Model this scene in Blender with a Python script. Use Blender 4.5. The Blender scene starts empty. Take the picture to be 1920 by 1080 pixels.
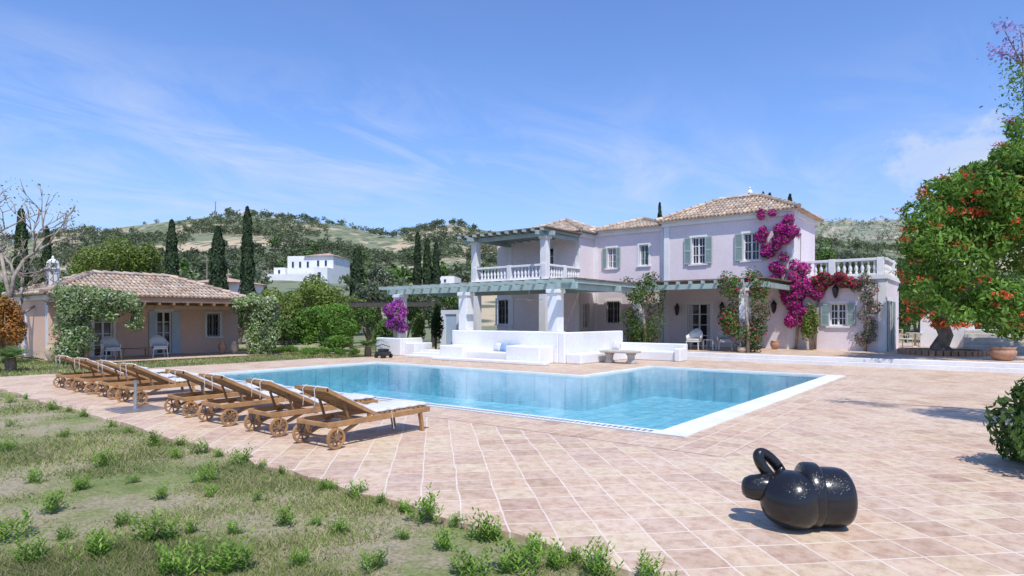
import bpy, math, random
import numpy as np
rng=np.random.default_rng(11); random.seed(11)
rad=math.radians
f=1168.;H0=1.8;HY=597.
Fx,Fy=-.6146,.7889; Rx,Ry=.7889,.6146
YAW=rad(37.92)
C=bpy.context.scene.collection
def PY(px,Y):
    k=(px-960)/f; return (Y*(Fx+Rx*k), Y*(Fy+Ry*k))
def G(px,py,z=0): return PY(px, f*(H0-z)/(py-HY))
def onx(px,x0):
    k=(px-960)/f; Y=x0/(Fx+Rx*k); return Y*(Fy+Ry*k)
def ony(px,y0):
    k=(px-960)/f; Y=y0/(Fy+Ry*k); return Y*(Fx+Rx*k)
def dist(x,y): return Fx*x+Fy*y
def ZZ(py,Y): return H0+(HY-py)*Y/f
# ------------------------------------------------------------ materials
def newmat(name):
    m=bpy.data.materials.new(name); m.use_nodes=True; nt=m.node_tree
    for n in list(nt.nodes): nt.nodes.remove(n)
    out=nt.nodes.new('ShaderNodeOutputMaterial'); b=nt.nodes.new('ShaderNodeBsdfPrincipled')
    nt.links.new(b.outputs[0],out.inputs[0]); return m,nt,b,out
def ramp(nt,fac,stops):
    r=nt.nodes.new('ShaderNodeValToRGB'); e=r.color_ramp.elements
    while len(e)<len(stops): e.new(.5)
    for i,(p,c) in enumerate(stops): e[i].position=p; e[i].color=(*c,1)
    nt.links.new(fac,r.inputs[0]); return r.outputs[0]
def noise(nt,scale,detail=4,vec=None,rough=.55):
    n=nt.nodes.new('ShaderNodeTexNoise'); n.inputs['Scale'].default_value=scale; n.inputs['Detail'].default_value=detail; n.inputs['Roughness'].default_value=rough
    if vec: nt.links.new(vec,n.inputs['Vector'])
    return n.outputs[0]
def pos(nt): return nt.nodes.new('ShaderNodeNewGeometry').outputs['Position']
def mix(nt,a,b,fac,mode='MIX'):
    m=nt.nodes.new('ShaderNodeMix'); m.data_type='RGBA'; m.blend_type=mode
    for s,v in ((m.inputs['Factor'],fac),(m.inputs['A'],a),(m.inputs['B'],b)):
        if hasattr(v,'is_output'): nt.links.new(v,s)
        elif isinstance(v,(int,float)): s.default_value=v
        else: s.default_value=(*v,1)
    return m.outputs['Result']
def bump(nt,b,h,strength=.3,d=.02):
    n=nt.nodes.new('ShaderNodeBump'); n.inputs['Strength'].default_value=strength; n.inputs['Distance'].default_value=d
    nt.links.new(h,n.inputs['Height']); nt.links.new(n.outputs[0],b.inputs['Normal'])
def pm(name,col,rough=.7,var=.25,scale=1.5,bs=40,bst=.15,metal=0,fine=True):
    m,nt,b,o=newmat(name); p=pos(nt)
    dark=tuple(c*(1-var) for c in col); lite=tuple(min(1,c*(1+var*.35)) for c in col)
    c=ramp(nt,noise(nt,scale,6,p,.6),[(.3,dark),(.62,lite)])
    if fine: c=mix(nt,c,(.5,.5,.5),ramp(nt,noise(nt,scale*14,3,p),[(.35,(.12,.12,.12)),(.6,(0,0,0))]),'MULTIPLY')
    nt.links.new(c,b.inputs['Base Color']); b.inputs['Roughness'].default_value=rough; b.inputs['Metallic'].default_value=metal
    if bst: bump(nt,b,noise(nt,bs,4,p),bst,.01)
    return m
def leafmat(name,cols,tr=.3,ns=.9,lo=.62):
    m,nt,b,o=newmat(name); g=nt.nodes.new('ShaderNodeNewGeometry')
    st=[(i/(len(cols)-1) if len(cols)>1 else 0,c) for i,c in enumerate(cols)]
    c=ramp(nt,g.outputs['Random Per Island'],st)
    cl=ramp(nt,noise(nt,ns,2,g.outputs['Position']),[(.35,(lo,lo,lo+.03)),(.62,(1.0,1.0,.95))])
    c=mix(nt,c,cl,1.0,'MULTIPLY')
    nt.links.new(c,b.inputs['Base Color']); b.inputs['Roughness'].default_value=.6; b.inputs['Specular IOR Level'].default_value=.25
    t=nt.nodes.new('ShaderNodeBsdfTranslucent'); nt.links.new(c,t.inputs[0])
    mx=nt.nodes.new('ShaderNodeMixShader'); mx.inputs[0].default_value=tr
    nt.links.new(b.outputs[0],mx.inputs[1]); nt.links.new(t.outputs[0],mx.inputs[2]); nt.links.new(mx.outputs[0],o.inputs[0])
    return m
def tilemat(name,ang,size,cols,mort):
    m,nt,b,o=newmat(name); p=pos(nt)
    mp=nt.nodes.new('ShaderNodeMapping'); mp.inputs['Rotation'].default_value=(0,0,ang); mp.inputs['Location'].default_value=(.07,.11,0)
    nt.links.new(p,mp.inputs[0]); v=mp.outputs[0]
    wn=nt.nodes.new('ShaderNodeTexNoise'); wn.inputs['Scale'].default_value=1.7; nt.links.new(v,wn.inputs['Vector'])
    va=nt.nodes.new('ShaderNodeVectorMath'); va.operation='MULTIPLY_ADD'; nt.links.new(wn.outputs['Color'],va.inputs[0]); va.inputs[1].default_value=(.05,.05,0); nt.links.new(v,va.inputs[2]); v=va.outputs[0]
    br=nt.nodes.new('ShaderNodeTexBrick'); br.offset=0; br.squash=1; br.inputs['Scale'].default_value=1; br.inputs['Brick Width'].default_value=size; br.inputs['Row Height'].default_value=size
    br.inputs['Mortar Size'].default_value=.011; br.inputs['Mortar Smooth'].default_value=.45; nt.links.new(v,br.inputs['Vector'])
    dv=nt.nodes.new('ShaderNodeVectorMath'); dv.operation='DIVIDE'; dv.inputs[1].default_value=(size,size,1); nt.links.new(v,dv.inputs[0])
    fl=nt.nodes.new('ShaderNodeVectorMath'); fl.operation='FLOOR'; nt.links.new(dv.outputs[0],fl.inputs[0])
    sp=nt.nodes.new('ShaderNodeSeparateXYZ'); nt.links.new(fl.outputs[0],sp.inputs[0]); cb=nt.nodes.new('ShaderNodeCombineXYZ'); nt.links.new(sp.outputs[0],cb.inputs[0]); nt.links.new(sp.outputs[1],cb.inputs[1])
    w=nt.nodes.new('ShaderNodeTexWhiteNoise'); nt.links.new(cb.outputs[0],w.inputs['Vector'])
    c=ramp(nt,w.outputs['Value'],[(i/(len(cols)-1),q) for i,q in enumerate(cols)])
    c=mix(nt,c,(.66,.55,.45),ramp(nt,noise(nt,.5,6,p,.65),[(.40,(.04,.04,.04)),(.70,(.5,.5,.5))]))
    c=mix(nt,c,(.68,.58,.52),ramp(nt,noise(nt,8,7,p,.75),[(.38,(.75,.75,.75)),(.55,(0,0,0))]),'MULTIPLY')
    jf=mix(nt,(0,0,0),br.outputs['Fac'],ramp(nt,noise(nt,2.5,4,p),[(.3,(.5,.5,.5)),(.6,(1,1,1))]))
    c=mix(nt,c,mort,jf)
    nt.links.new(c,b.inputs['Base Color']); b.inputs['Roughness'].default_value=.62
    iv=nt.nodes.new('ShaderNodeMath'); iv.operation='SUBTRACT'; iv.inputs[0].default_value=1; nt.links.new(br.outputs['Fac'],iv.inputs[1])
    bump(nt,b,iv.outputs[0],.35,.008); return m
T3=[(.46,.31,.21),(.60,.44,.31),(.54,.41,.27),(.43,.28,.20),(.62,.47,.34),(.51,.35,.25),(.60,.48,.32),(.55,.38,.26),(.48,.34,.26)]
M={}
M['tile']=tilemat('terracotta_tile',rad(45),.38,T3,(.68,.58,.49))
M['tile2']=tilemat('terracotta_border_tile',0,.34,T3,(.68,.58,.49))
M['white']=pm('white_plaster',(.74,.74,.745),.75,.10,.7,30,.15)
M['coping']=pm('pale_stone_coping',(.70,.69,.66),.7,.12,1.2,30,.12)
M['pink']=pm('pink_plaster',(.74,.655,.685),.8,.07,.5,40,.12)
M['salmon']=pm('salmon_plaster',(.74,.50,.39),.8,.10,.6,40,.12)
M['teal']=pm('sage_green_paint',(.33,.42,.40),.5,.18,1.2,60,.1)
M['pale']=pm('pale_blue_paint',(.45,.55,.65),.5,.12,1.5,60,.1)
M['glass']=pm('dark_glass',(.02,.025,.03),.05,.1,2,5,0)
M['teak']=pm('teak_wood',(.40,.22,.09),.5,.35,5,60,.2)
M['teakd']=pm('weathered_teak',(.27,.15,.07),.6,.35,5,60,.2)
M['oldwood']=pm('dark_stained_timber',(.07,.055,.045),.7,.35,5,60,.2)
M['cushion']=pm('pale_cushion_fabric',(.56,.56,.58),.9,.14,3,120,.2)
M['bluecush']=pm('blue_cushion_fabric',(.22,.34,.55),.9,.15,6,120,.2)
M['reed']=pm('reed_mat',(.20,.15,.11),.9,.4,4,60,.4)
M['iron']=pm('black_iron',(.02,.02,.022),.4,.3,6,60,.1)
M['steel']=pm('brushed_steel',(.45,.46,.48),.35,.2,6,60,.1,.8)
M['terra']=pm('terracotta_pot',(.45,.25,.16),.75,.3,4,50,.2)
M['stone']=pm('grey_stone',(.50,.46,.41),.85,.3,2,12,.6)
M['urn']=pm('sandstone_urn',(.52,.42,.30),.85,.3,3,25,.3)
M['wicker']=pm('white_wicker',(.66,.64,.60),.8,.3,30,150,.6)
M['bark']=pm('tree_bark',(.22,.17,.13),.9,.5,4,14,.9)
M['barkl']=pm('pale_bark',(.30,.25,.21),.9,.4,4,14,.6)
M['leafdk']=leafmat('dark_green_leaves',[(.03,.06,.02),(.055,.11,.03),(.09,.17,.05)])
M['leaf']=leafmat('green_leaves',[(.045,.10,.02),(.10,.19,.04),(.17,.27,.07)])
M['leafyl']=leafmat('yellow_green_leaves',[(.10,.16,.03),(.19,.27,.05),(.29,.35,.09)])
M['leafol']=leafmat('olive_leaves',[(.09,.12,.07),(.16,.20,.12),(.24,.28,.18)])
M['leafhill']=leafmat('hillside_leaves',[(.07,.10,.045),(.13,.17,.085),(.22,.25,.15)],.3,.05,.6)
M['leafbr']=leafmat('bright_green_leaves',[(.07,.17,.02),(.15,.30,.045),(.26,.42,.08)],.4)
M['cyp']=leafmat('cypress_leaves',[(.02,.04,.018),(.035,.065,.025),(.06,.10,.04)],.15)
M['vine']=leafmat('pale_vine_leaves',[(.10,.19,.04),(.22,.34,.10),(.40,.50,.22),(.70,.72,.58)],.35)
M['magenta']=leafmat('magenta_bracts',[(.45,.01,.24),(.66,.03,.38),(.80,.10,.52)],.35)
M['purple']=leafmat('purple_bracts',[(.36,.04,.38),(.56,.09,.56),(.68,.20,.68)],.35)
M['crim']=leafmat('crimson_bracts',[(.42,.01,.08),(.62,.03,.15),(.74,.08,.25)],.35)
M['coral']=leafmat('coral_red_blossom',[(.60,.05,.03),(.80,.11,.05),(.90,.24,.10)],.3)
M['orange']=leafmat('orange_red_leaves',[(.20,.14,.03),(.50,.18,.05),(.45,.30,.08)],.3)
M['jac']=leafmat('violet_blossom',[(.24,.20,.52),(.34,.30,.66),(.48,.44,.78)],.3)
M['grass']=leafmat('grass_blades',[(.13,.21,.04),(.21,.30,.06),(.33,.37,.12),(.46,.42,.23),(.52,.45,.29)],.35,.5)
M['weed']=leafmat('weed_leaves',[(.14,.28,.035),(.24,.42,.06),(.38,.54,.12)],.45,3)
M['tileroof']=leafmat('roof_tiles',[(.38,.27,.20),(.56,.42,.32),(.48,.40,.33),(.65,.53,.43),(.34,.29,.24),(.57,.40,.29)],0,2,.7)
M['farroof']=pm('far_roof_tiles',(.46,.30,.24),.9,.3,1,3,.4)
def mkground():
    m,nt,b,o=newmat('dry_lawn'); p=pos(nt)
    c=ramp(nt,noise(nt,.5,9,p,.7),[(.37,(.17,.24,.055)),(.47,(.27,.30,.11)),(.54,(.40,.35,.22)),(.67,(.48,.41,.31))])
    c=mix(nt,c,(.5,.46,.40),ramp(nt,noise(nt,25,6,p,.75),[(.4,(.75,.75,.75)),(.58,(0,0,0))]),'MULTIPLY')
    nt.links.new(c,b.inputs['Base Color']); b.inputs['Roughness'].default_value=.95; bump(nt,b,noise(nt,30,6,p,.7),.9,.04); return m
M['ground']=mkground()
def mkhill(name,hz,sc,lo,hi,vs):
    m,nt,b,o=newmat(name); p=pos(nt)
    tan=mix(nt,(.48,.37,.24),(.35,.29,.17),noise(nt,.03,5,p))
    g=mix(nt,(.10,.13,.055),(.20,.21,.115),noise(nt,.12,6,p,.7))
    c=mix(nt,tan,g,ramp(nt,noise(nt,.022*sc,8,p,.66),[(lo,(0,0,0)),(hi,(1,1,1))]))
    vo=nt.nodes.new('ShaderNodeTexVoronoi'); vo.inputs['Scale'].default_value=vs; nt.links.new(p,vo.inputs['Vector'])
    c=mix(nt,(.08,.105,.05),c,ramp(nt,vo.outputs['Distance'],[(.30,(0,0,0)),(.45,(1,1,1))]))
    c=mix(nt,c,(.36,.42,.50),hz)  # distance haze painted in: hill colour pulled towards blue-grey, no volume
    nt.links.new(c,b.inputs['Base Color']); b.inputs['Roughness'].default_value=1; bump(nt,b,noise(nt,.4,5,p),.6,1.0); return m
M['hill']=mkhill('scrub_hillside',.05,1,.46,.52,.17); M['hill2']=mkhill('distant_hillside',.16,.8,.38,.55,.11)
def mkwater():
    m,nt,b,o=newmat('pool_water'); nt.nodes.remove(b); p=pos(nt)
    n=nt.nodes.new('ShaderNodeBump'); n.inputs['Strength'].default_value=.6; n.inputs['Distance'].default_value=.02
    nt.links.new(noise(nt,4.5,4,p,.6),n.inputs['Height'])
    fr=nt.nodes.new('ShaderNodeFresnel'); fr.inputs[0].default_value=1.33; nt.links.new(n.outputs[0],fr.inputs['Normal'])
    t=nt.nodes.new('ShaderNodeBsdfTransparent'); t.inputs[0].default_value=(.80,.95,.985,1)
    g=nt.nodes.new('ShaderNodeBsdfGlossy'); g.inputs['Roughness'].default_value=.045; nt.links.new(n.outputs[0],g.inputs['Normal'])
    mx=nt.nodes.new('ShaderNodeMixShader'); nt.links.new(fr.outputs[0],mx.inputs[0]); nt.links.new(t.outputs[0],mx.inputs[1]); nt.links.new(g.outputs[0],mx.inputs[2]); nt.links.new(mx.outputs[0],o.inputs[0])
    return m
M['water']=mkwater()
def mkpool():
    m,nt,b,o=newmat('blue_pool_tiles'); p=pos(nt)
    br=nt.nodes.new('ShaderNodeTexBrick'); br.offset=0; br.inputs['Scale'].default_value=1; br.inputs['Brick Width'].default_value=.6; br.inputs['Row Height'].default_value=.6; br.inputs['Mortar Size'].default_value=.03
    br.inputs['Color1'].default_value=(.19,.52,.66,1); br.inputs['Color2'].default_value=(.24,.58,.72,1); br.inputs['Mortar'].default_value=(.11,.38,.54,1)
    nt.links.new(p,br.inputs['Vector'])
    c=mix(nt,br.outputs['Color'],(.46,.78,.88),ramp(nt,noise(nt,2.6,5,p,.6),[(.48,(0,0,0)),(.66,(.7,.7,.7))]))
    nt.links.new(c,b.inputs['Base Color']); return m
M['pool']=mkpool()
def mksculpt():
    m,nt,b,o=newmat('glossy_black_glaze'); tc=nt.nodes.new('ShaderNodeTexCoord')
    b.inputs['Base Color'].default_value=(.012,.012,.014,1); b.inputs['Roughness'].default_value=.22
    vo=nt.nodes.new('ShaderNodeTexVoronoi'); vo.inputs['Scale'].default_value=55; nt.links.new(tc.outputs['Object'],vo.inputs['Vector'])
    bump(nt,b,ramp(nt,vo.outputs['Distance'],[(.1,(0,0,0)),(.35,(1,1,1))]),.45,.004); return m
M['black']=mksculpt()
M['plastic']=pm('black_plastic',(.03,.03,.035),.35,.2,8,50,.1)
# ------------------------------------------------------------ mesh builder
ORG={}
def finish(o,name,mat,parent,origin,label,cat,group,kind):
    C.objects.link(o)
    if mat: o.data.materials.append(mat)
    if parent: o.parent=parent; ORG[o]=origin
    else: o.location=origin; ORG[o]=origin
    tag(o,label,cat,group,kind); return o
def tag(o,label=None,cat=None,group=None,kind=None):
    if label:o['label']=label
    if cat:o['category']=cat
    if group:o['group']=group
    if kind:o['kind']=kind
    return o
class MB:
    def __init__(s): s.v=[]; s.f=[]
    def add(s,vs,fs):
        n=len(s.v); s.v+=[tuple(map(float,v)) for v in vs]; s.f+=[tuple(i+n for i in q) for q in fs]; return s
    def box(s,x0,x1,y0,y1,z0,z1):
        if x0>x1:x0,x1=x1,x0
        if y0>y1:y0,y1=y1,y0
        return s.add([(x0,y0,z0),(x1,y0,z0),(x1,y1,z0),(x0,y1,z0),(x0,y0,z1),(x1,y0,z1),(x1,y1,z1),(x0,y1,z1)],[(0,3,2,1),(4,5,6,7),(0,1,5,4),(1,2,6,5),(2,3,7,6),(3,0,4,7)])
    def fbox(s,mp,a0,a1,d0,d1,z0,z1):
        p=mp(a0,d0,z0);q=mp(a1,d1,z1); return s.box(p[0],q[0],p[1],q[1],z0,z1)
    def bar(s,p,q,w,h):
        p=np.array(p,float);q=np.array(q,float);d=q-p;d/=np.linalg.norm(d)
        up=np.array((0,0,1.)) if abs(d[2])<.95 else np.array((0,1.,0))
        a=np.cross(d,up);a/=np.linalg.norm(a);b=np.cross(a,d)
        vs=[]
        for c in (p,q):
            for i,j in ((-1,-1),(1,-1),(1,1),(-1,1)): vs.append(c+a*i*w/2+b*j*h/2)
        return s.add(vs,[(0,3,2,1),(4,5,6,7),(0,1,5,4),(1,2,6,5),(2,3,7,6),(3,0,4,7)])
    def tube(s,pts,rs,n=8):
        pts=[np.array(p,float) for p in pts]
        if not hasattr(rs,'__len__'): rs=[rs]*len(pts)
        vs=[];fs=[];prev=None
        for i,p in enumerate(pts):
            d=pts[min(i+1,len(pts)-1)]-pts[max(i-1,0)]; d/=np.linalg.norm(d)+1e-9
            if prev is None: u=np.cross(d,(0,0,1.)) if abs(d[2])<.9 else np.cross(d,(0,1.,0))
            else: u=prev-d*np.dot(prev,d)
            u/=np.linalg.norm(u)+1e-9; prev=u; w=np.cross(d,u)
            for j in range(n):
                t=2*math.pi*j/n; vs.append(p+(u*math.cos(t)+w*math.sin(t))*rs[i])
        for i in range(len(pts)-1):
            for j in range(n):
                a=i*n+j;b=i*n+(j+1)%n; fs.append((a,b,b+n,a+n))
        fs.append(tuple(range(n-1,-1,-1))); fs.append(tuple(len(vs)-n+j for j in range(n)))
        return s.add(vs,fs)
    def lathe(s,prof,c=(0,0,0),n=16,axis='z'):
        vs=[];fs=[]
        for (r,z) in prof:
            for j in range(n):
                t=2*math.pi*j/n
                if axis=='z': vs.append((c[0]+r*math.cos(t),c[1]+r*math.sin(t),c[2]+z))
                else: vs.append((c[0]+z,c[1]+r*math.cos(t),c[2]+r*math.sin(t)))
        for i in range(len(prof)-1):
            for j in range(n):
                a=i*n+j;b=i*n+(j+1)%n; fs.append((a,b,b+n,a+n))
        fs.append(tuple(range(n-1,-1,-1))); fs.append(tuple(len(vs)-n+j for j in range(n)))
        return s.add(vs,fs)
    def build(s,name,mat,parent=None,origin=None,smooth=False,bevel=0,label=None,cat=None,group=None,kind=None):
        if parent is not None: origin=ORG[parent]
        elif origin is None: origin=(0,0,0)
        me=bpy.data.meshes.new(name); ox,oy,oz=origin
        me.from_pydata([(x-ox,y-oy,z-oz) for x,y,z in s.v],[],s.f); me.update()
        if smooth:
            me.polygons.foreach_set('use_smooth',[True]*len(me.polygons))
        o=bpy.data.objects.new(name,me)
        if bevel:
            bm=o.modifiers.new('b','BEVEL'); bm.width=bevel; bm.segments=2; bm.limit_method='ANGLE'
        return finish(o,name,mat,parent,origin,label,cat,group,kind)
def quads(name,V,mat,parent=None,origin=None,label=None,cat=None,group=None,kind=None):
    if parent is not None: origin=ORG[parent]
    elif origin is None: origin=(0,0,0)
    N,k=V.shape[:2]; me=bpy.data.meshes.new(name)
    co=(V.reshape(-1,3)-np.array(origin)).astype(np.float32)
    me.vertices.add(N*k); me.vertices.foreach_set('co',co.ravel())
    me.loops.add(N*k); me.loops.foreach_set('vertex_index',np.arange(N*k,dtype=np.int32))
    me.polygons.add(N); me.polygons.foreach_set('loop_start',np.arange(0,N*k,k,dtype=np.int32))
    me.update(calc_edges=True); me.validate()
    o=bpy.data.objects.new(name,me); return finish(o,name,mat,parent,origin,label,cat,group,kind)
def thing(name,loc,label,cat,group=None):
    o=bpy.data.objects.new(name,None); C.objects.link(o); o.location=loc; o.empty_display_size=.2; ORG[o]=tuple(loc)
    return tag(o,label,cat,group)
def copy_tree(o,parent=None):
    c=o.copy(); C.objects.link(c); c.parent=parent
    for ch in list(o.children): copy_tree(ch,c)
    return c
def place(o,loc,rz=0,sc=1,label=None):
    o.location=loc; o.rotation_euler=(0,0,rz)
    if sc!=1: o.scale=(sc,)*3 if not hasattr(sc,'__len__') else sc
    if label: o['label']=label
    return o
front=lambda yw:(lambda a,d,z:(a,yw-d,z))
side=lambda xw:(lambda a,d,z:(xw+d,a,z))
# ------------------------------------------------------------ foliage
def unit(n):
    v=rng.normal(size=(n,3)); return v/np.linalg.norm(v,axis=1,keepdims=True)
def leafq(c,nrm,size,asp=.5,mixn=.6,up=0):
    n=len(c); nn=nrm*mixn+unit(n)*(1-mixn); nn/=np.linalg.norm(nn,axis=1,keepdims=True)+1e-9
    t=unit(n); t[:,2]+=up; t-=nn*np.sum(t*nn,axis=1,keepdims=True); t/=np.linalg.norm(t,axis=1,keepdims=True)+1e-9
    b=np.cross(nn,t); L=(size*rng.uniform(.6,1.3,n))[:,None]
    return np.stack([c-t*L/2,c+b*L*asp/2,c+t*L/2,c-b*L*asp/2],axis=1)
def clumps(c,r,k,cs=.42):
    out=[]
    for i in range(k):
        d=unit(1)[0]; 
        if d[2]<-.5: d[2]*=-.6
        s=cs*random.uniform(.7,1.25); rr=(1-s*.75)*random.uniform(.75,1.03)
        out.append((c[0]+d[0]*r[0]*rr,c[1]+d[1]*r[1]*rr,c[2]+d[2]*r[2]*rr,r[0]*s,r[1]*s,r[2]*s))
    out.append((c[0],c[1],c[2],r[0]*.62,r[1]*.62,r[2]*.62))
    return out
def foliage(cl,n,size,asp=.5,up=0,zmin=None):
    A=np.array(cl); w=(A[:,3]*A[:,4]*A[:,5])**(2/3); w/=w.sum(); idx=rng.choice(len(A),n,p=w)
    d=unit(n); rr=1-np.abs(rng.normal(0,.22,n)); rr=np.clip(rr,.1,1)*rng.uniform(.93,1.1,n)
    c=A[idx,:3]+d*A[idx,3:]*rr[:,None]
    if zmin is not None: k=c[:,2]>zmin; c=c[k]; d=d[k]
    return leafq(c,d,size,asp,.55,up)
def bush(name,x,y,z0,ztop,w,mat,label,cat='bush',group=None,n=None,leaf=None,depth=None,k=12,stem=True,cs=.42,asp=.5,zb=None):
    t=thing(name,(x,y,z0),label,cat,group); zb=z0 if zb is None else zb; h=ztop-zb; D=dist(x,y)
    leaf=leaf or max(.07,D*.0045); r=(w/2,(depth or w)/2,h/2)
    n=n or int(min(9000,max(300,2.8*4*math.pi*(r[0]*r[1]*r[2])**(2/3)/(leaf*leaf*.5))))
    cc=clumps((x,y,zb+h*.52),r,k,cs)
    quads('foliage',foliage(cc,n,leaf,asp,zmin=z0),mat,t)
    if stem:
        b=MB()
        for i in range(3):
            a=random.uniform(0,6.28); b.tube([(x,y,z0-.05),(x+.15*w*math.cos(a),y+.15*w*math.sin(a),z0+h*.3),(x+.3*w*math.cos(a),y+.3*w*math.sin(a),z0+h*.65)],[.03+.02*w,.02+.012*w,.01])
        b.build('trunk',M['bark'],t,smooth=True)
    return t,cc
def tree(name,x,y,z0,ztop,w,mat,label,cat='tree',group=None,frac=.35,n=None,leaf=None,k=12):
    t=thing(name,(x,y,z0),label,cat,group); h=ztop-z0; D=dist(x,y); leaf=leaf or max(.09,D*.0045)
    zc=z0+h*(1+frac)/2; r=(w/2,w/2,h*(1-frac)/2); n=n or int(min(9000,2.2*4*math.pi*(r[0]*r[1]*r[2])**(2/3)/(leaf*leaf*.5)))
    cc=clumps((x,y,zc),r,k); quads('crown',foliage(cc,n,leaf),mat,t)
    b=MB(); b.tube([(x,y,z0-.3),(x+.05*w,y,z0+h*.25),(x,y+.03*w,z0+h*.6)],[.035*h+.03,.025*h+.02,.02],8)
    for i in range(5):
        a=i*1.3; b.tube([(x+.03*w,y,z0+h*frac*.8),(x+.25*w*math.cos(a),y+.25*w*math.sin(a),zc),(x+.36*w*math.cos(a),y+.36*w*math.sin(a),zc+h*.12)],[.018*h+.02,.012*h,.01],6)
    b.build('trunk',M['bark'],t,smooth=True); return t
# ------------------------------------------------------------ terrain
rpx=np.array([-900,-300,0,100,200,300,400,470,540,640,700,740,780,850,900,1000,1130,1300,1500,1700,2300,3000],float)
rpy=np.array([490,465,454,445,430,418,408,406,409,428,440,444,434,420,432,440,440,442,446,455,480,500],float)
def Hh(px,Y):
    px=np.asarray(px,float);Y=np.asarray(Y,float)
    r=HY-np.interp(px,rpx,rpy); s=np.clip((Y-45)/(330-45),0,1)**.8
    fall=np.where(Y>345,1-(Y-345)/400,1)
    z=H0*np.clip((Y-45)/60,0,1)+s*r*np.minimum(Y,345)/f*fall
    u=px/1168*Y
    z=z+s*(1-.6*s)*5*np.sin(u*.035+1.3)*np.sin(Y*.045+.4)+s*.8*np.sin(u*.13)*np.sin(Y*.11)
    return z
def gridmesh(name,fn,pxs,Ys,mat,**kw):
    v=[];fc=[]
    for Y in Ys:
        for p in pxs:
            x,y=PY(p,Y); v.append((x,y,float(fn(p,Y))))
    n=len(pxs)
    for i in range(len(Ys)-1):
        for j in range(n-1): a=i*n+j; fc.append((a,a+1,a+n+1,a+n))
    return MB().add(v,fc).build(name,mat,smooth=True,**kw)
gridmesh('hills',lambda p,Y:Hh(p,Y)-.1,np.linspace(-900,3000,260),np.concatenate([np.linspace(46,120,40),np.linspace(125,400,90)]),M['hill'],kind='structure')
r2x=np.array([1100,1400,1500,1600,1690,1800,2000,2400.]);r2y=np.array([470,440,418,407,408,422,445,480.])
def H2(p,Y):
    s=np.clip((Y-420)/360,0,1)**.7; r=HY-np.interp(p,r2x,r2y); return s*r*min(Y,780)/f+3*math.sin(p*.03)*s+1.2*math.sin(p*.11+Y*.02)*s
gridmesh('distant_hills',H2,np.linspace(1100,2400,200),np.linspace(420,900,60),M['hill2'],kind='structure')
g=MB(); L=3000; hx0,hx1,hy0,hy1=-20.2,-3.8,9.05,21.7
for (a,b,c,d) in ((-L,L,-L,hy0),(-L,hx0,hy0,hy1),(hx1,L,hy0,hy1),(-L,L,hy1,L)): g.add([(a,c,-.05),(b,c,-.05),(b,d,-.05),(a,d,-.05)],[(0,1,2,3)])
g.build('ground',M['ground'],kind='structure')
# ------------------------------------------------------------ deck and pool
def edge(x): return 4.0+(-x)*.026
d=MB()
XL,XR=-24.2,30
n=160; xs=[XL+(XR-XL)*i/n for i in range(n+1)]
top=[(x,edge(x) if x<0 else 4.0-x*.0233,0) for x in xs]; top=[(p[0],p[1]+random.uniform(-.06,.06),0) for p in top]
v=[];fs=[]
for i,p in enumerate(top): v+= [p,(p[0],8.95,0),(p[0],p[1],-.2)]
for i in range(n): a=i*3; fs+=[(a,a+3,a+4,a+1),(a,a+2,a+5,a+3)]
d.add(v,fs)
def sheet(mb,x0,x1,y0,y1,z): mb.add([(x0,y0,z),(x1,y0,z),(x1,y1,z),(x0,y1,z)],[(0,1,2,3)])
sheet(d,XL,-20.3,8.95,16.9,0);sheet(d,-3.7,XR,8.95,16.9,0);sheet(d,-23.4,-10.4,16.9,21.8,0);sheet(d,-3.7,XR,16.9,21.8,0);sheet(d,-23.4,XR,21.8,27.0,0)
d.build('pool_deck',M['tile'],kind='structure')
d=MB(); bw=.9
sheet(d,-20.3-bw,-3.7+bw,8.95-bw,8.97,.004);sheet(d,-20.3-bw,-20.28,8.97,16.9+bw,.004);sheet(d,-3.72,-3.7+bw,8.97,21.8+bw,.004);sheet(d,-20.28,-10.4-bw,16.88,16.9+bw,.004);sheet(d,-10.4-bw,-10.38,16.88,21.8+bw,.004);sheet(d,-10.38,-3.72,21.78,21.8+bw,.004)
d.build('deck_border',M['tile2'],kind='structure')
c=MB(); zt=.02
for b in ((-20.3,-3.7,9.0,9.3),(-20.2,-20.0,9.3,16.6),(-4.22,-3.72,9.3,21.7),(-20.2,-10.1,16.6,16.8),(-10.3,-10.1,16.8,21.5),(-10.3,-4.22,21.5,21.7)): c.box(*b,-.08,zt)
c.build('pool_coping',M['coping'],kind='structure')
d=MB()
for b in ((-20.3,-20.2,9.3,16.9),(-20.2,-10.4,16.8,16.9),(-10.4,-10.3,16.8,21.8),(-10.3,-3.7,21.7,21.8)): d.box(*b,-.08,.003)
d.build('coping_edge',M['tile2'],kind='structure')
gr=MB()
for i in range(150):
    x=-20+i*.105; gr.box(x,x+.06,9.06,9.18,zt+.001,zt+.006)
gr.build('overflow_grate',M['steel'],kind='structure')
p=MB(); zf=-1.1
p.add([(-20.01,9.29,zf),(-4.21,9.29,zf),(-4.21,16.61,zf),(-20.01,16.61,zf)],[(0,1,2,3)]); p.add([(-10.11,16.61,zf),(-4.21,16.61,zf),(-4.21,21.51,zf),(-10.11,21.51,zf)],[(0,1,2,3)])
pts=[(-20.01,9.29),(-4.21,9.29),(-4.21,21.51),(-10.11,21.51),(-10.11,16.61),(-20.01,16.61)]
for i in range(6):
    a=pts[i];b=pts[(i+1)%6]; p.add([(*a,zf),(*b,zf),(*b,-.06),(*a,-.06)],[(0,3,2,1)])
p.build('pool_basin',M['pool'],kind='structure')
p=MB(); sheet(p,-20,-4.22,9.3,16.6,-.03); sheet(p,-10.1,-4.22,16.6,21.5,-.03)
p.build('pool_water',M['water'],kind='structure')
d=MB(); T=.3
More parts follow.
